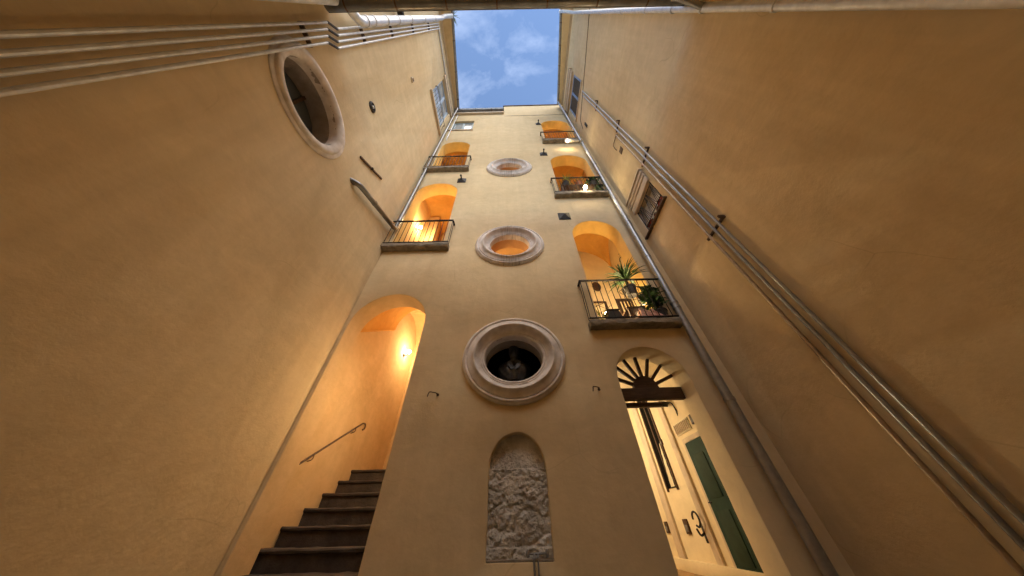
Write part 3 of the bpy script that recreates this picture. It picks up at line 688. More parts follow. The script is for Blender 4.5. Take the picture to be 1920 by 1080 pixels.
# ------------------------------------------------------------------ low range behind the camera: only its gutter hangs into view
BB = thing('low_rear_building', 'low building overhead whose broad metal gutter crosses the top of the picture', 'building')
m = MB(); m.box(XL, XR, -0.95, -0.6, 0.3, 8.4); m.build('wall', 'ochre_stucco', BB, smooth=False)
m = MB(); m.box(XL, XR, -0.94, -0.26, 8.40, 8.47); m.build('eave', 'brown_wood', BB, smooth=False)
M = Matrix.Translation((0, -0.24, 8.48)) @ Matrix.Rotation(R(14), 4, 'X')
m = MB(); m.box(XL, XR, -3.0, 0.0, 0.0, 0.07, M); m.build('roof', 'roof_tile', BB, smooth=False)
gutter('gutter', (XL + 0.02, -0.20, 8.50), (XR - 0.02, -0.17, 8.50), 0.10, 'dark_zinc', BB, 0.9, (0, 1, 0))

# ------------------------------------------------------------------ pipes
def pipe(name, label, cat, pts, r, matl, br=0.12, collars=(), group=None, n=14, cw=0.05):
    t = thing(name, label, cat, group)
    m = MB(); m.tube(bend(pts, br), r, n); m.build('pipe', matl, t)
    for (p, d) in collars:
        p = Vector(p); d = Vector(d).normalized()
        m = MB(); m.tube([p - d * cw / 2, p - d * cw * 0.46, p + d * cw * 0.46, p + d * cw / 2], [r * 1.03, r * 1.16, r * 1.16, r * 1.03], n); m.build('collar', matl, t)
        # wall clip
    return t
Z_ = (0, 0, 1)
py = YF - 0.15
def pxz(z): return 3.275 - (19.7 - z) * 0.0105
pipe('drainpipe', 'fat galvanised drainpipe running down the right-hand corner', 'drainpipe',
     [(XR - 0.30, 3.72, 20.78), (XR - 0.24, 3.80, 20.3), (pxz(19.7), py, 19.7), (pxz(G), py, G)], 0.065, 'galvanised', 0.2,
     [((pxz(z), py, z), (0.01, 0, 1)) for z in (18.4, 15.9, 13.6, 11.4, 9.35, 7.55, 7.42, 6.1, 4.72, 4.6, 2.9)])
lx, ly = XL + 0.12, YF - 0.12
pipe('drainpipe', 'grey drainpipe down the left corner kinking back along the wall', 'drainpipe',
     [(XL + 0.22, 3.74, 20.02), (XL + 0.2, 3.80, 19.75), (lx, ly, 19.3), (lx, ly, 7.52), (lx, 2.34, 6.84), (XL - 0.05, 2.22, 6.84)], 0.056, 'zinc', 0.13,
     [((lx, ly, z), Z_) for z in (17.3, 14.9, 12.7, 10.9, 9.3, 7.9)] + [((lx, 2.9, 7.09), (0, 1, 0.44))])
pipe('drainpipe', 'thin pale pipe beside the left corner drainpipe near the roof', 'drainpipe',
     [(XL + 0.30, YF - 0.05, 19.3), (XL + 0.30, YF - 0.05, 15.1), (XL + 0.30, YF + 0.05, 15.0)], 0.022, 'white_pipe', 0.06, [((XL + 0.30, YF - 0.05, z), Z_) for z in (18.4, 16.6)])
bx = XL + 0.24
pipe('drainpipe', 'broad white drainpipe on left wall jogging behind the overhead gutter', 'drainpipe',
     [(XL + 0.62, -0.04, 20.0), (bx + 0.05, -0.03, 19.6), (bx, 0.02, 19.1), (bx, 0.03, 9.2), (bx, -0.26, 8.75), (bx, -0.28, G)], 0.088, 'white_pipe', 0.2,
     [((bx, 0.03, z), Z_) for z in (17.2, 15.2, 13.3, 11.9, 10.9, 10.0, 9.55)] + [((bx, -0.28, z), Z_) for z in (8.1, 6.2)], cw=0.08)
rx = XR - 0.13
pipe('drainpipe', 'white drainpipe on right wall beside the overhead gutter', 'drainpipe',
     [(XR - 0.66, -0.10, 20.7), (XR - 0.5, -0.10, 20.3), (rx, -0.05, 19.8), (rx, -0.03, G)], 0.062, 'white_pipe', 0.25,
     [((rx, -0.035, z), Z_) for z in (17.6, 14.6, 12.2, 10.4, 9.0, 7.9, 6.2)], cw=0.06)
pipe('gutter_outlet', 'stubby grey outlet joining overhead gutter to the right drainpipe', 'pipe',
     [(2.98, -0.17, 8.42), (2.98, -0.17, 8.18), (rx - 0.02, -0.04, 7.85)], 0.05, 'zinc', 0.1)
def clips(par, xw, ya, yb, z):
    s = 1 if xw > 0 else -1
    m = MB(); m.cbox(min(xw, xw - s * 0.035), max(xw, xw - s * 0.035), ya, yb, z - 0.02, z + 0.02, 0.004); m.build('clip_bar', 'rusty_iron', par)
words = ['nearest the drainpipe', 'second from the drainpipe', 'third from the drainpipe', 'farthest from the drainpipe']
for k in range(4):
    y = 0.115 + 0.082 * k; x = XL + 0.085; z0 = 8.44 - 0.085 * k; ylow = y - 0.09
    t = pipe('conduit', 'slim silver conduit with a dark kink on left wall, ' + words[k], 'conduit',
         [(x, y, 19.0), (x, y, z0)], 0.021, 'white_pipe', 0.05, [((x, y, z), Z_) for z in (16.4, 13.6, 11.2, 9.35 - 0.05 * k)], 'four parallel conduits on the left wall', cw=0.03)
    m = MB(); m.tube([(x, y, z0 + 0.03), (x, y, z0), (x, ylow, z0 - 0.27), (x, ylow, z0 - 0.30)], 0.0215, 10); m.build('kink', 'iron', t)
    m = MB(); m.tube([(x, ylow, z0 - 0.29), (x, ylow, G)], 0.021, 10); m.build('lower_pipe', 'white_pipe', t)
t = None
for z in (16.9, 14.2, 11.8, 9.7, 7.4):
    m = MB(); m.cbox(XL - 0.01, XL + 0.064, 0.0 if z < 8 else 0.09, 0.30 if z < 8 else 0.39, z - 0.02, z + 0.02, 0.004)
    tag(m.build('pipe_bracket', 'rusty_iron'), {16.9: 'dark cross bracket holding the four left conduits, highest', 14.2: 'dark cross bracket holding the four left conduits, second highest', 11.8: 'dark cross bracket holding the four left conduits, third highest', 9.7: 'dark cross bracket holding the four left conduits just above their kinks', 7.4: 'dark cross bracket holding the left conduits below their kinks'}[z], 'bracket', 'brackets of the left conduits')
rw = ['upper', 'middle', 'lower']
for k, (y, zt) in enumerate(((2.38, 15.9), (2.50, 15.6), (2.64, 10.55))):
    x = XR - 0.055
    pts = [(x, y, zt), (x, y, G)] if k < 2 else [(XR + 0.01, y, zt + 0.05), (x, y, zt), (x, y, G)]
    pipe('conduit', ['slim silver conduit crossing right wall, outermost from the barred window', 'slim silver conduit crossing right wall, middle of the three', 'shorter silver conduit on right wall, closest to the barred window'][k], 'conduit',
         pts, 0.0225, 'galvanised' if k < 2 else 'copper_pipe', 0.04, [((x, y, z), Z_) for z in (13.4, 10.7, 8.35, 6.3, 4.4) if z < zt], 'conduits on the right wall', cw=0.03)
for z in (13.4, 10.7, 8.35, 5.2):
    m = MB(); m.cbox(XR - 0.03, XR + 0.01, 2.28, 2.60 if z > 10.6 else 2.74, z - 0.022, z + 0.022, 0.004); m.cbox(XR - 0.10, XR + 0.01, 2.26, 2.29, z - 0.03, z + 0.03, 0.004)
    tag(m.build('pipe_bracket', 'rusty_iron'), {13.4: 'rusty clamp on right wall conduits, highest', 10.7: 'rusty clamp on right wall conduits, second from top', 8.35: 'rusty clamp on right wall conduits beside the barred window lintel', 5.2: 'rusty clamp on right wall conduits, lowest'}[z], 'bracket', 'clamps of the right conduits')
pipe('cable', 'thin dark cable strung along the right wall under the eaves', 'cable', [(XR - 0.01, -0.6, 17.05), (XR - 0.012, 0.1, 16.84), (XR - 0.012, 1.2, 16.42), (XR - 0.012, 2.4, 16.0), (XR - 0.012, 3.45, 15.62), (XR - 0.012, 3.62, 14.9)], 0.011, 'rusty_iron', 0.05)
pipe('conduit', 'pale horizontal pipe high on left wall between drainpipe and french window', 'conduit', [(XL + 0.05, 0.2, 18.95), (XL + 0.05, 2.0, 18.85)], 0.035, 'white_pipe', 0.05)

# ------------------------------------------------------------------ staircase
ST = thing('staircase', 'worn dark stone steps rising inside the lower left arch', 'stairs')
ny, nzv = 6.09, 2.51
for k in range(8):
    y = ny - 0.331 * k; z = nzv - 0.207 * k
    y1 = Y3 if k == 0 else y + 0.36
    m = MB(); n = 14; pr = [(y + 0.03, G - 0.05 if k > 6 else z - 0.26), (y + 0.03, z - 0.055), (y + 0.004, z - 0.042), (y, z - 0.018), (y + 0.010, z - 0.004), (y + 0.03, z), (y1, z), (y1, z - 0.26)]
    vs = []
    x1_ = SX1 if y > YF + T else -1.72
    x0_ = SX0 if y > YF + T else -3.15
    for i in range(n + 1):
        x = x0_ + (x1_ - x0_) * i / n
        wv = 0.012 * math.sin(i * 0.9 + k) * (1 if 0 < i < n else 0)
        for q, (yy, zz) in enumerate(pr):
            j = random.uniform(-0.004, 0.004)
            vs.append((x, yy + (wv * 0.5 + j if 0 < q < 5 else 0), zz + (j - abs(wv) * 0.5 if 1 < q < 7 else 0)))
    p = len(pr); fs = [(i * p + q, i * p + (q + 1) % p, (i + 1) * p + (q + 1) % p, (i + 1) * p + q) for i in range(n) for q in range(p)]
    fs += [tuple(range(p)), tuple(range(n * p, (n + 1) * p))]
    m.add(vs, fs); m.build('step', 'dark_stone', ST, ang=28)
HR = thing('stair_handrail', 'thin brown handrail on the orange stair wall ending in a curl', 'handrail')
hx = SX0 + 0.07
m = MB(); m.tube(bend([(hx, 4.45, 2.35), (hx, 5.80, 3.27), (hx, 5.90, 3.28), (hx, 5.93, 3.20), (hx, 5.86, 3.16)], 0.05), 0.016, 8); m.build('rail', 'rusty_iron', HR)
for y in (5.6, 4.7):
    z = 2.35 + (y - 4.45) * 0.6815; m = MB(); m.tube(bend([(hx, y, z - 0.01), (hx, y, z - 0.08), (SX0 - 0.01, y, z - 0.10)], 0.03), 0.008, 6); m.build('bracket', 'rusty_iron', HR)

# ------------------------------------------------------------------ lamps
def wall_lamp(label, p, d, energy, matl='iron', r=0.045, colr=(1.0, 0.70, 0.36), off=0.3):
    """bracket with bare bulb; d = direction out of the wall"""
    t = thing('wall_lamp', label, 'lamp', 'lit wall lamps'); p = Vector(p); d = Vector(d)
    m = MB(); m.tube([p, p + d * 0.02], 0.05, 14); m.build('back_plate', matl, t)
    m = MB(); m.tube(bend([p + d * 0.02, p + d * 0.10, p + d * 0.14 + Vector((0, 0, 0.05))], 0.04), 0.011, 8); m.build('arm', matl, t)
    c = p + d * 0.14 + Vector((0, 0, 0.10))
    m = MB(); m.lathe([(0.018, -0.055), (0.024, -0.04), (r, -0.005), (r * 1.02, 0.02), (r * 0.7, 0.05), (0.001, 0.062)], c, 16); m.build('bulb', 'bulb', t)
    point_light('lamp_light', c + d * off, energy, colr, 0.05, t)
    return t
wall_lamp('lit bulb on the orange stair hall wall inside the lower left arch', (SX0, 6.83, 5.40), (1, 0, 0), 30, off=0.45)
wall_lamp('added fill lamp hidden by the right jamb of the lower left arch', (SX1, 4.60, 3.3), (-1, 0, 0), 14)  # unseen lamp added to even out the hall light and brighten the soffit
wall_lamp('lit bulb on the wall behind the lower left balcony railing', (-3.26, 5.00, 9.20), (1, 0, 0), 31)
def uplighter(label, c, energy, up=0.66):
    t = thing('floor_lamp', label, 'lamp', 'floor uplighters in the loggias'); c = Vector(c)
    m = MB(); m.lathe([(0.07, 0), (0.07, 0.02), (0.02, 0.03), (0.02, 0.14), (0.05, 0.16), (0.075, 0.25), (0.07, 0.255)], c, 18); m.build('lamp_body', 'iron', t)
    m = MB(); m.lathe([(0.03, 0.20), (0.055, 0.25), (0.05, 0.29), (0.02, 0.32), (0.001, 0.325)], c, 16); m.build('bulb', 'bulb', t)
    point_light('lamp_light', c + Vector((0.0, 0.0, 0.45)), energy, (1.0, 0.70, 0.34), 0.05, t)
uplighter('low uplighter on the floor behind the upper left balcony', (-2.98, 4.70, 11.57), 40)
uplighter('low uplighter on the floor behind the topmost right balcony', (3.16, 4.70, 14.38), 50)
uplighter('low uplighter on the floor behind the middle right balcony', (3.10, 4.70, 9.33), 44)
uplighter('added fill lamp unseen behind the leafy plant on the lowest right balcony', (3.05, 4.72, 4.37), 74)  # second lamp, added out of sight to brighten the vault of this loggia
wall_lamp('lamp lighting the ceiling behind the middle oval window', (-1.22, 5.6, 6.55), (1, 0, 0), 26)
wall_lamp('lamp lighting the ceiling behind the top oval window', (-1.22, 5.6, 11.3), (1, 0, 0), 15)
wall_lamp('lamp on the hidden left wall of the cream passage', (PX0, 7.0, 3.3), (1, 0, 0), 42, colr=(1.0, 0.83, 0.60))

# floor uplighter behind the planter on the lowest right balcony
FL = thing('floor_lamp', 'small bright uplighter behind the dark planter on the lowest right balcony', 'lamp', 'lit lamps among the balcony plants')
c = Vector((1.98, 4.32, 4.37))
m = MB(); m.lathe([(0.07, 0), (0.07, 0.02), (0.02, 0.03), (0.02, 0.34), (0.05, 0.36), (0.075, 0.45), (0.07, 0.455)], c, 18); m.build('lamp_body', 'iron', FL)
m = MB(); m.lathe([(0.03, 0.40), (0.055, 0.45), (0.05, 0.49), (0.02, 0.52), (0.001, 0.525)], c, 16); m.build('bulb', 'bulb', FL)
point_light('lamp_light', c + Vector((0.03, -0.02, 0.50)), 20, (1.0, 0.68, 0.32), 0.05, FL)
# bulb under the rail of the middle right balcony
BL = thing('balcony_lamp', 'glaring round bulb clamped to the front of the middle right balcony', 'lamp', 'lit lamps among the balcony plants')
c = Vector((2.40, YB - 0.06, 9.42))
m = MB(); m.tube(bend([(2.40, YB + 0.02, 9.62), (2.40, YB - 0.05, 9.60), (2.40, YB - 0.06, 9.50)], 0.04), 0.011, 8); m.lathe([(0.03, 0.05), (0.034, 0.09), (0.015, 0.10)], c, 14); m.build('lamp_arm', 'lamp_white', BL)
m = MB(); m.lathe([(0.001, -0.06), (0.035, -0.048), (0.058, -0.01), (0.05, 0.03), (0.028, 0.06), (0.001, 0.065)], c, 18); m.build('bulb', 'bulb', BL)
point_light('lamp_light', c + Vector((0, -0.09, 0.0)), 3, (1.0, 0.74, 0.42), 0.05, BL)
# street-style lamp under the topmost right balcony
SL = thing('arm_lamp', 'pale cone lamp on a short arm under the topmost right balcony', 'lamp')
a = Vector((2.42, 3.70, 13.66)); b = Vector((3.05, 3.78, 13.80)); e = Vector((pxz(14.1), YF - 0.12, 14.1))
m = MB(); m.tube([a, a + (b - a) * 0.06, a + (b - a) * 0.22, a + (b - a) * 0.45, b], [0.05, 0.085, 0.09, 0.065, 0.045], 16); m.build('lamp_head', 'lamp_white', SL)
m = MB(); m.tube(bend([b, b + (b - a) * 0.22, e], 0.1), 0.042, 12); m.build('arm', 'galvanised', SL)
m = MB(); m.lathe([(0.001, -0.035), (0.03, -0.028), (0.045, 0.0), (0.03, 0.03), (0.001, 0.035)], a + (b - a) * 0.16 + Vector((0, -0.01, -0.085)), 14); m.build('bulb', 'bulb', SL)
point_light('lamp_light', a + (b - a) * 0.16 + Vector((0, -0.08, -0.16)), 3, (1.0, 0.78, 0.48), 0.04, SL)
# spot fixture in the passage (unlit)
PS = thing('spot_fixture', 'small dark spot fixture with a curled cable on the passage wall', 'lamp')
m = MB(); m.cbox(-0.07, 0.07, -0.05, 0.05, -0.05, 0.05, 0.012, Matrix.Translation((PX1 - 0.10, 5.62, 3.44)) @ Matrix.Rotation(R(25), 4, 'X')); m.build('housing', 'iron', PS)
m = MB(); m.tube(bend([(PX1 - 0.04, 5.56, 3.44), (PX1 - 0.03, 5.42, 3.40), (PX1 - 0.02, 5.40, 3.25), (PX1 + 0.01, 5.46, 3.16)], 0.08), 0.014, 8); m.build('cable', 'iron', PS)
# passage odds and ends
m = MB(); m.box(PX1 - 0.02, PX1 + 0.01, 5.18, 5.72, 2.86, 3.06)
VG = tag(m.build('wall_vent', 'paper'), 'pale slatted vent panel above the green door', 'vent')
for k in range(9):
    y = 5.21 + 0.06 * k; m = MB(); m.cbox(PX1 - 0.035, PX1 - 0.018, y, y + 0.028, 2.88, 3.04, 0.004); m.build('slat', 'stone_trim', VG)
for (y, z, s, lab) in ((5.02, 2.98, 0.06, 'small brown box at the end of the slatted vent'), (7.56, 1.56, 0.07, 'small dark intercom plate on passage wall left of the pilaster'), (6.66, 1.57, 0.08, 'dark framed plate on passage wall between the pilasters'), (6.46, 2.92, 0.04, 'tiny dark box beside the tall dark opening')):
    m = MB(); m.cbox(PX1 - 0.03, PX1 + 0.01, y - s, y + s, z - s * 1.3, z + s * 1.3, 0.006); t = tag(m.build('wall_plate', 'brown_wood'), lab, 'plate')
    m = MB(); m.cbox(PX1 - 0.036, PX1 - 0.028, y - s * 0.6, y + s * 0.6, z - s * 0.9, z + s * 0.3, 0.002); m.build('plate_face', 'grey_planter', t)
BK = thing('wrought_hook', 'black wrought-iron hook with ring beside the green door', 'hook')
m = MB(); m.cbox(PX1 - 0.03, PX1 + 0.01, 6.02, 6.14, 1.36, 1.62, 0.006); m.build('plate', 'iron', BK)
m = MB(); m.tube([(PX1 - 0.10, 6.06 + 0.10 * math.cos(t), 1.66 + 0.10 * math.sin(t)) for t in [2 * PI * k / 20 for k in range(18)]], 0.016, 8); m.build('ring', 'iron', BK)
m = MB(); m.tube(bend([(PX1 - 0.02, 6.06, 1.5), (PX1 - 0.12, 6.06, 1.44), (PX1 - 0.16, 6.04, 1.54)], 0.05), 0.016, 8); m.build('hook', 'iron', BK)

# ------------------------------------------------------------------ bust in the lowest oval window
BU = thing('bust', 'dark bronze bust of a figure in a draped coat behind lowest oval window', 'statue')
def blob_mesh(c, f, nu=40, nv=28):
    """closed surface from a direction -> radius vector function"""
    m = MB(); vs = []; fs = []
    for j in range(nv + 1):
        ph = PI * j / nv
        for i in range(nu):
            th = 2 * PI * i / nu
            vs.append(Vector(c) + f(th, ph))
    for j in range(nv):
        for i in range(nu):
            i2 = (i + 1) % nu; fs.append((j * nu + i, j * nu + i2, (j + 1) * nu + i2, (j + 1) * nu + i))
    return m.add(vs, fs)
byy = 4.46
def bust_profile():
    """torso + neck + head as one lofted surface of elliptical sections, front = -Y"""
    secs = []
    # z, half width, half depth, y shift
    for z, hw, hd, ys in ((3.60, 0.13, 0.10, 0.0), (3.62, 0.17, 0.12, 0.0), (3.68, 0.24, 0.14, 0), (3.76, 0.29, 0.155, 0), (3.84, 0.305, 0.15, 0.0), (3.90, 0.29, 0.135, 0.01), (3.945, 0.24, 0.115, 0.015), (3.975, 0.16, 0.095, 0.015),
                          (4.00, 0.095, 0.085, 0.01), (4.03, 0.072, 0.074, 0.0), (4.065, 0.068, 0.072, -0.008), (4.085, 0.075, 0.085, -0.018), (4.10, 0.083, 0.098, -0.022), (4.13, 0.088, 0.104, -0.022), (4.16, 0.092, 0.108, -0.018),
                          (4.20, 0.097, 0.113, -0.012), (4.24, 0.100, 0.118, -0.006), (4.28, 0.098, 0.115, 0), (4.315, 0.085, 0.10, 0.004), (4.34, 0.06, 0.07, 0.006), (4.352, 0.025, 0.03, 0.006)):
        secs.append((z, hw, hd, ys))
    m = MB(); n = 56; vs = []; fs = []
    for (z, hw, hd, ys) in secs:
        for k in range(n):
            t = 2 * PI * k / n; cx_ = math.cos(t); sy = math.sin(t)
            x = hw * cx_; y = hd * sy + ys
            if z < 3.98:            # drapery folds and lapels
                fold = 0.016 * math.sin(k * 1.15 + z * 22) * min(1, (3.98 - z) * 8) + 0.012 * math.sin(k * 0.6 - z * 31)
                x *= 1 + fold * 2.2; y *= 1 + fold * 4
                if sy < 0 and abs(x) < 0.09: y += 0.028 * (1 - abs(x) / 0.09) - (0.02 if 0.035 < abs(x) < 0.06 else 0)
            elif 4.085 <= z <= 4.33 and sy < -0.2:   # face
                fx_ = abs(x)
                if fx_ < 0.022 and 4.12 <= z <= 4.21: y -= 0.026 * (1 - abs(z - 4.15) / 0.09)
                if 0.02 < fx_ < 0.055 and 4.19 <= z <= 4.22: y += 0.014
                if fx_ < 0.07 and 4.225 <= z <= 4.26: y -= 0.010
                if fx_ < 0.035 and 4.095 <= z <= 4.11: y -= 0.008
            elif z > 4.2: y += 0.008 * math.sin(k * 2.3)
            vs.append((x + 0.0 + (0.0), y + byy, z))
    for i in range(len(secs) - 1):
        for k in range(n):
            k2 = (k + 1) % n; fs.append((i * n + k, i * n + k2, (i + 1) * n + k2, (i + 1) * n + k))
    fs.append(tuple(range(n))); fs.append(tuple(range((len(secs) - 1) * n, len(secs) * n)))
    return m.add(vs, fs)
m = bust_profile(); o = m.build('figure', 'bronze', BU, ang=70)
sm = o.modifiers.new('sub', 'SUBSURF'); sm.levels = 1; sm.render_levels = 1
for s in (-1, 1):
    m = MB(); m.lathe([(0.001, -0.012), (0.02, -0.008), (0.026, 0.0), (0.02, 0.008), (0.001, 0.012)], (s * 0.10, byy + 0.01, 4.185), 12, 'X'); m.build('ear', 'bronze', BU)
    m = MB(); m.add([(s * 0.055, byy - 0.115, 3.99), (s * 0.125, byy - 0.145, 3.93), (s * 0.11, byy - 0.175, 3.83), (s * 0.02, byy - 0.175, 3.76), (s * 0.035, byy - 0.155, 3.88),
                     (s * 0.055, byy - 0.095, 3.99), (s * 0.125, byy - 0.125, 3.93), (s * 0.11, byy - 0.15, 3.83), (s * 0.02, byy - 0.15, 3.76), (s * 0.035, byy - 0.13, 3.88)],
                    [(0, 1, 2, 3, 4), (5, 6, 7, 8, 9), (0, 1, 6, 5), (1, 2, 7, 6), (2, 3, 8, 7), (3, 4, 9, 8), (4, 0, 5, 9)]); m.build('lapel', 'bronze', BU)
m = MB(); m.cbox(-0.10, 0.10, byy - 0.10, byy + 0.10, 3.2, 3.52, 0.012); m.lathe([(0.12, 3.52), (0.09, 3.54), (0.085, 3.58), (0.13, 3.605)], (0, byy, 0), 24); m.build('socle', 'dark_planter', BU)

BU.location = (0, 0, -0.11)
# ------------------------------------------------------------------ iron anchors and hooks on the facade
def anchor(label, x, z, s=0.15, rod=True):
    t = thing('wall_anchor', label, 'wall anchor', 'black pyramid anchors on the facade')
    m = MB(); vs = [(x - s, YF - 0.004, z - s), (x + s, YF - 0.004, z - s), (x + s, YF - 0.004, z + s), (x - s, YF - 0.004, z + s)]
    vs += [(a, YF - 0.018, c_) for a, _, c_ in vs] + [(x, YF - 0.10, z)]
    m.add(vs, [(0, 1, 5, 4), (1, 2, 6, 5), (2, 3, 7, 6), (3, 0, 4, 7), (4, 5, 8), (5, 6, 8), (6, 7, 8), (7, 4, 8), (0, 1, 2, 3)]); m.build('plate', 'iron', t, smooth=False)
    if rod:
        m = MB(); m.tube([(x, YF - 0.08, z), (x, YF - 0.19, z + 0.01)], [0.022, 0.028], 8); m.lathe([(0.001, -0.04), (0.035, -0.02), (0.035, 0.02), (0.001, 0.04)], (x, YF - 0.19, z + 0.01), 10); m.build('rod', 'iron', t)
    return t
anchor('black pyramid anchor with rod below the upper left balcony', -1.69, 10.66)
anchor('black pyramid anchor with rod below the topmost right balcony', 1.46, 12.98)
anchor('black pyramid anchor with rod left of the topmost right arch', 1.62, 17.3, 0.13)
anchor('flat black pyramid anchor above the lowest right arch', 1.56, 8.14, 0.17, False)
for (x, z, lab) in ((-1.24, 3.13, 'small bent iron hook left of the lowest oval window'), (1.26, 3.15, 'small bent iron hook right of the lowest oval window')):
    t = thing('iron_hook', lab, 'hook', 'bent hooks beside the lowest oval window')
    m = MB(); m.tube(bend([(x + 0.05, YF + 0.01, z), (x + 0.04, YF - 0.07, z + 0.005), (x - 0.06, YF - 0.10, z + 0.015), (x - 0.075, YF - 0.10, z - 0.06)], 0.02), 0.008, 6); m.build('hook', 'rusty_iron', t)
    m = MB(); m.lathe([(0.022, -0.004), (0.022, 0.003), (0.015, 0.006)], (x + 0.05, YF - 0.004, z), 10, 'Y'); m.build('rosette', 'rusty_iron', t)
TP = thing('water_tap', 'small metal tap and thin pipes at the foot of the rubble niche', 'tap')
m = MB(); m.tube([(0.16, YF - 0.03, 1.36), (0.17, YF - 0.03, G)], 0.012, 8); m.tube([(0.205, YF - 0.03, 1.37), (0.20, YF - 0.03, G)], 0.008, 8); m.build('pipe', 'galvanised', TP)
m = MB(); m.tube([(0.09, YF + 0.02, 1.395), (0.32, YF + 0.02, 1.40)], 0.010, 8); m.tube([(0.165, YF - 0.03, 1.355), (0.17, YF + 0.03, 1.40)], 0.012, 8); m.tube([(0.205, YF - 0.03, 1.365), (0.21, YF + 0.03, 1.40)], 0.009, 8); m.build('cross_pipe', 'galvanised', TP)
for x in (0.10, 0.31):
    m = MB(); m.lathe([(0.012, -0.035), (0.018, -0.01), (0.018, 0.01), (0.010, 0.03)], (x, YF + 0.015, 1.40), 10); m.build('valve', 'galvanised', TP)

# side wall fittings
m = MB(); m.cbox(-0.45, 0.45, -0.016, 0.016, -0.022, 0.022, 0.005, Matrix.Translation((XL + 0.02, 2.39, 7.78)) @ Matrix.Rotation(R(90), 4, 'Z') @ Matrix.Rotation(R(-37), 4, 'Y'))
t = tag(m.build('iron_strap', 'rusty_iron'), 'slanting rusty iron strap on the left wall', 'wall anchor')
m = MB(); m.lathe([(0.03, -0.01), (0.03, 0.045), (0.012, 0.055)], (XL + 0.01, 2.39, 7.78), 12, 'X'); m.build('bolt', 'iron', t)
t = thing('round_vent', 'black round vent on the left wall', 'vent')
m = MB(); m.lathe([(0.115, -0.01), (0.115, 0.03), (0.085, 0.045), (0.075, 0.02), (0.001, 0.018)], (XL, 1.43, 8.95), 24, 'X'); m.build('rim', 'iron', t)
m = MB(); m.lathe([(0.03, 0.015), (0.03, 0.05), (0.001, 0.055)], (XL, 1.43, 8.95), 14, 'X'); m.build('cap', 'lamp_white', t)
t = thing('junction_box', 'small brown junction box high on the left wall', 'box')
m = MB(); m.cbox(XL - 0.01, XL + 0.05, 1.36, 1.50, 12.66, 12.84, 0.012); m.build('box', 'stone_trim', t)
m = MB(); m.cbox(XL + 0.048, XL + 0.056, 1.385, 1.475, 12.69, 12.81, 0.003); m.build('lid', 'rusty_iron', t)
t = thing('wall_plate', 'small patched service plate with bracket beside the right wall conduits', 'plate')
m = MB(); m.cbox(XR - 0.02, XR + 0.01, 2.80, 2.96, 9.85, 10.08, 0.005); m.build('plate', 'rusty_iron', t)
m = MB(); m.tube(bend([(XR - 0.04, 2.62, 10.6), (XR - 0.04, 2.95, 10.62), (XR - 0.04, 2.98, 10.4), (XR + 0.01, 3.0, 10.3)], 0.04), 0.012, 6); m.build('bracket', 'rusty_iron', t)
m = MB(); m.cbox(XR - 0.03, XR + 0.01, 3.30, 3.40, 14.25, 14.7, 0.006); tag(m.build('wall_slot', 'louvre'), 'short dark slot vent high on right wall near the corner', 'vent')
t = thing('floodlight', 'dark floodlight on the left wall just under the overhead gutter', 'lamp')
m = MB(); m.cbox(-0.09, 0.09, -0.16, 0.16, -0.05, 0.05, 0.015, Matrix.Translation((XL + 0.18, -0.16, 12.6)) @ Matrix.Rotation(R(25), 4, 'Y')); m.build('housing', 'iron', t)
m = MB(); m.tube([(XL - 0.01, -0.16, 12.6), (XL + 0.14, -0.16, 12.6)], 0.02, 8); m.build('arm', 'iron', t)

# ------------------------------------------------------------------ plants and things on the balconies
def blades(c, n, length, width, up, seed, droop=0.6, segs=6):
    rnd = random.Random(seed); m = MB(); c = Vector(c)
    for k in range(n):
        a = rnd.uniform(0, 2 * PI); L_ = length * rnd.uniform(0.6, 1.1); e = rnd.uniform(up * 0.4, up) ; w_ = width * rnd.uniform(0.7, 1.2)
        d = Vector((math.cos(a), math.sin(a), 0)); s = Vector((-math.sin(a), math.cos(a), 0)); p = c + d * 0.015 + Vector((0, 0, rnd.uniform(-0.03, 0.05)))
        vs = []; el_ = e
        for q in range(segs + 1):
            t = q / segs; ww = w_ * (1 - t) ** 0.6 * (0.55 + 0.9 * min(t * 3, 1)) * 0.5 + 0.0008
            lift = Vector((0, 0, ww * 0.35))
            vs += [p - s * ww + lift, p.copy(), p + s * ww + lift]
            el_ -= droop * rnd.uniform(0.7, 1.3) / segs * 1.6
            p = p + (d * math.cos(el_) + Vector((0, 0, 1)) * math.sin(el_)) * (L_ / segs)
        m.add(vs, [(q * 3 + i, q * 3 + i + 1, q * 3 + i + 4, q * 3 + i + 3) for q in range(segs) for i in (0, 1)])
    return m
def leaves(c, rad, n, size, seed, hang=0.0):
    rnd = random.Random(seed); m = MB(); c = Vector(c)
    for k in range(n):
        while True:
            p = Vector((rnd.uniform(-1, 1), rnd.uniform(-1, 1), rnd.uniform(-1, 1)))
            if p.length < 1: break
        p = Vector((p.x * rad[0], p.y * rad[1], p.z * rad[2]))
        d = Vector((rnd.uniform(-1, 1), rnd.uniform(-1, 1), rnd.uniform(-0.9, 0.6) - hang)).normalized(); s = d.cross(Vector((rnd.uniform(-1, 1), rnd.uniform(-1, 1), 0.4))).normalized()
        u = d.cross(s); L_ = size * rnd.uniform(0.6, 1.3); w_ = L_ * 0.28; q = c + p
        m.add([q, q + d * L_ * 0.4 + s * w_ + u * w_ * 0.3, q + d * L_, q + d * L_ * 0.4 - s * w_ + u * w_ * 0.3, q + d * L_ * 0.45], [(0, 1, 4), (1, 2, 4), (2, 3, 4), (3, 0, 4)])
    return m
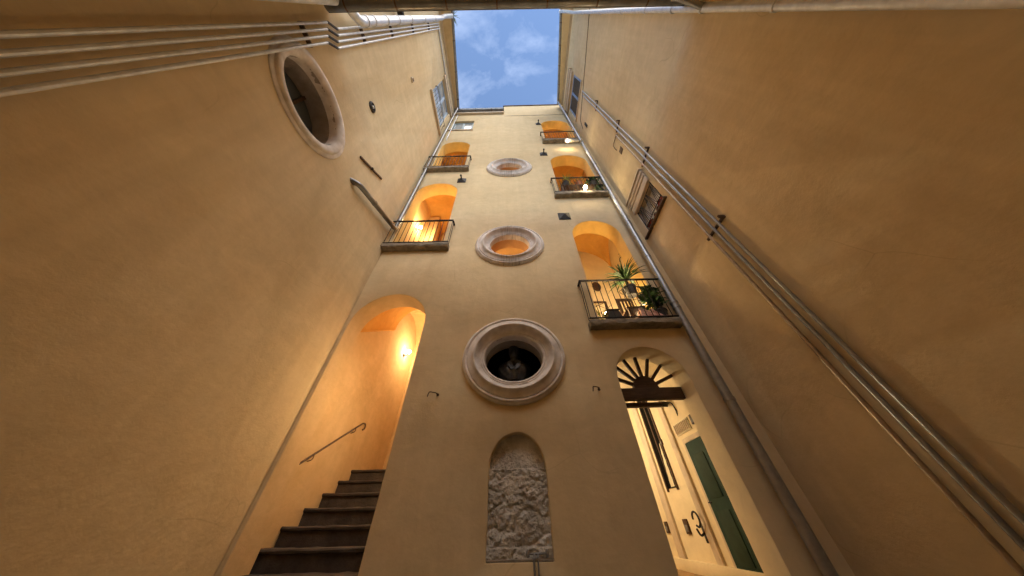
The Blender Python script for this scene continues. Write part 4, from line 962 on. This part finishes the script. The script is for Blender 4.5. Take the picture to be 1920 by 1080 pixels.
def pot(label_thing, name, c, r, h, matl, parent):
    m = MB(); m.lathe([(r * 0.72, 0), (r * 0.74, 0.01), (r * 0.96, h * 0.86), (r * 1.06, h * 0.87), (r * 1.06, h), (r * 0.92, h), (r * 0.88, h * 0.9), (0.001, h * 0.9)], c, 22); return m.build(name, matl, parent)
def plant(label, c, r, h, potm, foliage, stem=None, group='potted plants on the right balconies'):
    t = thing('potted_plant', label, 'plant', group)
    pot(None, 'pot', c, r, h, potm, t)
    for (mm, matl) in foliage: mm.build('foliage', matl, t, ang=80)
    if stem: stem.build('stem', 'bark', t)
    return t
zr1, zr2 = 4.36, 9.32
# lowest right balcony
c = (2.46, 3.96, zr1 + 0.66); st = MB(); st.tube([(2.46, 3.96, zr1 + 0.8), (2.47, 3.96, zr1 + 1.12)], 0.022, 8)
plant('spiky yucca in a grey pot above the railing of the lowest right balcony', c, 0.13, 0.22, 'grey_planter',
      [(blades((2.47, 3.96, zr1 + 1.10), 64, 0.50, 0.034, 1.4, 3, 0.75), 'leaf_dark')], st)
plant('large leafy plant with hanging leaves beside the corner drainpipe', (2.86, 3.98, zr1 + 0.02), 0.12, 0.24, 'dark_planter',
      [(leaves((2.84, 3.99, zr1 + 0.62), (0.17, 0.11, 0.40), 210, 0.16, 5, 0.4), 'leaf_dark'), (blades((2.82, 3.98, zr1 + 0.5), 18, 0.4, 0.03, 1.4, 8, 0.9), 'leaf_dark')])
plant('small pale plant at the left end of the lowest right balcony', (1.80, 4.25, zr1 + 0.02), 0.10, 0.18, 'terracotta',
      [(blades((1.80, 4.25, zr1 + 0.25), 26, 0.42, 0.018, 1.45, 14, 0.4), 'leaf_pale')])
t = thing('wire_basket', 'wrought wire planter basket holding the yucca pot at the railing', 'basket')
for z in (zr1 + 0.64, zr1 + 0.84):
    m = MB(); m.tube([(2.46 + 0.17 * math.cos(a), 3.96 + 0.11 * math.sin(a), z) for a in [2 * PI * k / 24 for k in range(25)]], 0.006, 6); m.build('hoop', 'iron', t)
for k in range(10):
    a = 2 * PI * k / 10; m = MB(); m.tube([(2.46 + 0.17 * math.cos(a), 3.96 + 0.11 * math.sin(a), zr1 + 0.84), (2.46 + 0.15 * math.cos(a), 3.96 + 0.10 * math.sin(a), zr1 + 0.63)], 0.005, 5); m.build('wire', 'iron', t)
m = MB(); m.tube([(2.27 + 0.06 * math.cos(q * 0.45), 3.93, zr1 + 0.74 + 0.06 * math.sin(q * 0.45)) for q in range(15)], 0.006, 6); m.build('scroll', 'iron', t)
t = thing('wooden_chair', 'dark wooden slatted chair standing among the plants behind the railing', 'chair')
for (x, y) in ((2.34, 4.10), (2.66, 4.10), (2.34, 4.42), (2.66, 4.42)):
    m = MB(); m.cbox(x - 0.018, x + 0.018, y - 0.018, y + 0.018, zr1 + 0.004, zr1 + (0.44 if y < 4.3 else 0.95), 0.004); m.build('leg', 'brown_wood', t)
m = MB(); m.cbox(2.31, 2.69, 4.07, 4.45, zr1 + 0.441, zr1 + 0.475, 0.008); m.build('seat', 'brown_wood', t)
for k in range(4):
    m = MB(); m.cbox(2.36 + 0.075 * k, 2.40 + 0.075 * k, 4.41, 4.43, zr1 + 0.476, zr1 + 0.90, 0.004); m.build('slat', 'brown_wood', t)
m = MB(); m.cbox(2.32, 2.68, 4.405, 4.437, zr1 + 0.90, zr1 + 0.97, 0.006); m.build('top_rail', 'brown_wood', t)
t = thing('trough_planter', 'dark tapered planter in front of the bright uplighter', 'planter')
m = MB(); M0 = [(1.80, 3.93), (2.12, 3.93), (2.12, 4.15), (1.80, 4.15)]; M1 = [(1.86, 3.96), (2.06, 3.96), (2.06, 4.12), (1.86, 4.12)]
vs = [(x, y, zr1 + 0.005) for x, y in M0] + [(x, y, zr1 + 0.30) for x, y in M1]
m.add(vs, [(0, 1, 2, 3), (4, 5, 6, 7), (0, 1, 5, 4), (1, 2, 6, 5), (2, 3, 7, 6), (3, 0, 4, 7)]); m.build('trough', 'dark_planter', t, smooth=False)
m = MB(); m.cbox(1.845, 2.075, 3.945, 4.135, zr1 + 0.301, zr1 + 0.33, 0.006); m.build('rim', 'dark_planter', t)
m = MB(); N_ = 36; vs = []; fs = []
for j in range(15):
    for i in range(N_ + 1):
        x = 2.36 + 0.62 * i / N_; s = j / 14
        h = 0.34 * math.sin(PI * s) * (0.7 + 0.3 * mnoise.noise(Vector((x * 9, s * 3, 2)))) * min(1, 6 * i / N_, 6 * (N_ - i) / N_) + 0.012 * math.sin(i * 1.7 + j)
        vs.append((x, 3.865 + 0.24 * s, zr1 + 0.05 + max(0, h)))
for j in range(14):
    for i in range(N_): a = j * (N_ + 1) + i; fs.append((a, a + 1, a + N_ + 2, a + N_ + 1))
m.add(vs, fs); tag(m.build('folded_cloth', 'pink_cloth'), 'crumpled pink and red patterned cloth on the balcony floor', 'cloth')
t = thing('wall_ornament', 'wiry dark twig ornament on the yellow loggia wall', 'ornament')
for k, pp in enumerate(([(3.38, 5.0, 7.5), (3.37, 5.1, 7.62), (3.37, 5.06, 7.74), (3.37, 5.18, 7.8)], [(3.38, 5.1, 7.62), (3.37, 5.24, 7.66), (3.37, 5.30, 7.58)], [(3.38, 5.02, 7.45), (3.36, 4.95, 7.4), (3.37, 4.9, 7.48)], [(3.38, 4.86, 7.75), (3.36, 4.82, 7.83), (3.37, 4.86, 7.9)])):
    m = MB(); m.tube(bend(pp, 0.06), 0.011, 6); m.build('twig', 'iron', t)
m = MB(); m.lathe([(0.001, -0.04), (0.03, -0.02), (0.035, 0.01), (0.001, 0.045)], (3.36, 5.02, 7.42), 10); m.build('bead', 'iron', t)
t = thing('wall_mirror', 'oval mirror on the back wall of the yellow loggia', 'mirror')
m = MB(); m.lathe([(0.13, 0.0), (0.13, -0.02), (0.11, -0.03), (0.10, -0.015), (0.001, -0.014)], (2.66, 5.895, 7.1), 28, 'Y', M=Matrix.Diagonal((1, 1, 1.5))); m.build('frame', 'brown_wood', t)
t = thing('lattice_panel', 'tall wooden lattice panel leaning on the loggia back wall', 'panel')
m = MB(); m.cbox(2.22, 2.26, 5.84, 5.88, zr1 + 0.01, zr1 + 2.1, 0.006); m.cbox(2.74, 2.78, 5.84, 5.88, zr1 + 0.01, zr1 + 2.1, 0.006); m.cbox(2.26, 2.74, 5.84, 5.88, zr1 + 2.05, zr1 + 2.1, 0.006); m.build('frame', 'brown_wood', t)
for k in range(7):
    m = MB(); m.tube([(2.26, 5.86, zr1 + 0.2 + 0.27 * k), (2.74, 5.86, zr1 + 0.45 + 0.27 * k)], 0.008, 5); m.tube([(2.74, 5.855, zr1 + 0.2 + 0.27 * k), (2.26, 5.855, zr1 + 0.45 + 0.27 * k)], 0.008, 5); m.build('lattice_strip', 'bark', t)
m = MB(); m.cbox(3.30, 3.395, 4.60, 5.20, zr1 + 0.004, zr1 + 2.1, 0.01); DL = tag(m.build('door_leaf', 'brown_wood'), 'dark brown open door leaf against the right wall of the yellow loggia', 'door')
for za, zb in ((0.15, 0.95), (1.1, 1.95)):
    m = MB(); m.cbox(3.285, 3.31, 4.68, 5.12, zr1 + za, zr1 + zb, 0.008); m.build('door_panel', 'brown_wood', DL)
m = MB(); m.tube(bend([(3.30, 4.64, zr1 + 1.02), (3.25, 4.64, zr1 + 1.02), (3.25, 4.74, zr1 + 1.02)], 0.02), 0.009, 8); m.build('door_handle', 'iron', DL)
# middle right balcony
plant('pale spider plant spilling over the middle right balcony rail, left end', (1.92, 3.96, zr2 + 0.62), 0.12, 0.20, 'dark_planter', [(blades((1.92, 3.95, zr2 + 0.84), 60, 0.36, 0.016, 1.4, 21, 1.0), 'leaf_pale')])
plant('sparse pale plant in the middle of the middle right balcony', (2.38, 3.97, zr2 + 0.60), 0.13, 0.20, 'terracotta', [(blades((2.38, 3.97, zr2 + 0.80), 22, 0.30, 0.014, 1.4, 22, 0.6), 'leaf_pale')])
plant('dark bushy plant on the middle right balcony beside the drainpipe', (2.86, 3.97, zr2 + 0.58), 0.13, 0.22, 'dark_planter', [(leaves((2.86, 3.95, zr2 + 0.92), (0.20, 0.12, 0.16), 190, 0.12, 23), 'leaf_dark'), (leaves((2.95, 3.95, zr2 + 0.45), (0.12, 0.08, 0.32), 110, 0.10, 24, 0.6), 'leaf_dark')])
t = thing('plant_shelf', 'dark wooden shelf carrying the pots behind the middle right railing', 'shelf')
m = MB(); m.cbox(1.72, 3.10, 3.875, 4.10, zr2 + 0.54, zr2 + 0.575, 0.006); m.build('board', 'brown_wood', t)
for x in (1.76, 2.40, 3.04):
    m = MB(); m.cbox(x - 0.02, x + 0.02, 3.90, 4.08, zr2 + 0.004, zr2 + 0.539, 0.005); m.build('leg', 'brown_wood', t)
plant('little terracotta pot plant low on the middle right balcony floor', (2.12, 3.95, zr2 + 0.01), 0.09, 0.15, 'terracotta', [(leaves((2.12, 3.95, zr2 + 0.22), (0.09, 0.07, 0.08), 50, 0.07, 25), 'leaf_dark')])
# weed sprouting from the roof gutter at the top left
m = blades((XL + 0.62, -0.06, 20.12), 26, 0.45, 0.02, 1.5, 31, 0.9)
t = thing('gutter_weed', 'tuft of dry grass sprouting from the left roof gutter', 'plant'); m.build('foliage', 'leaf_pale', t)
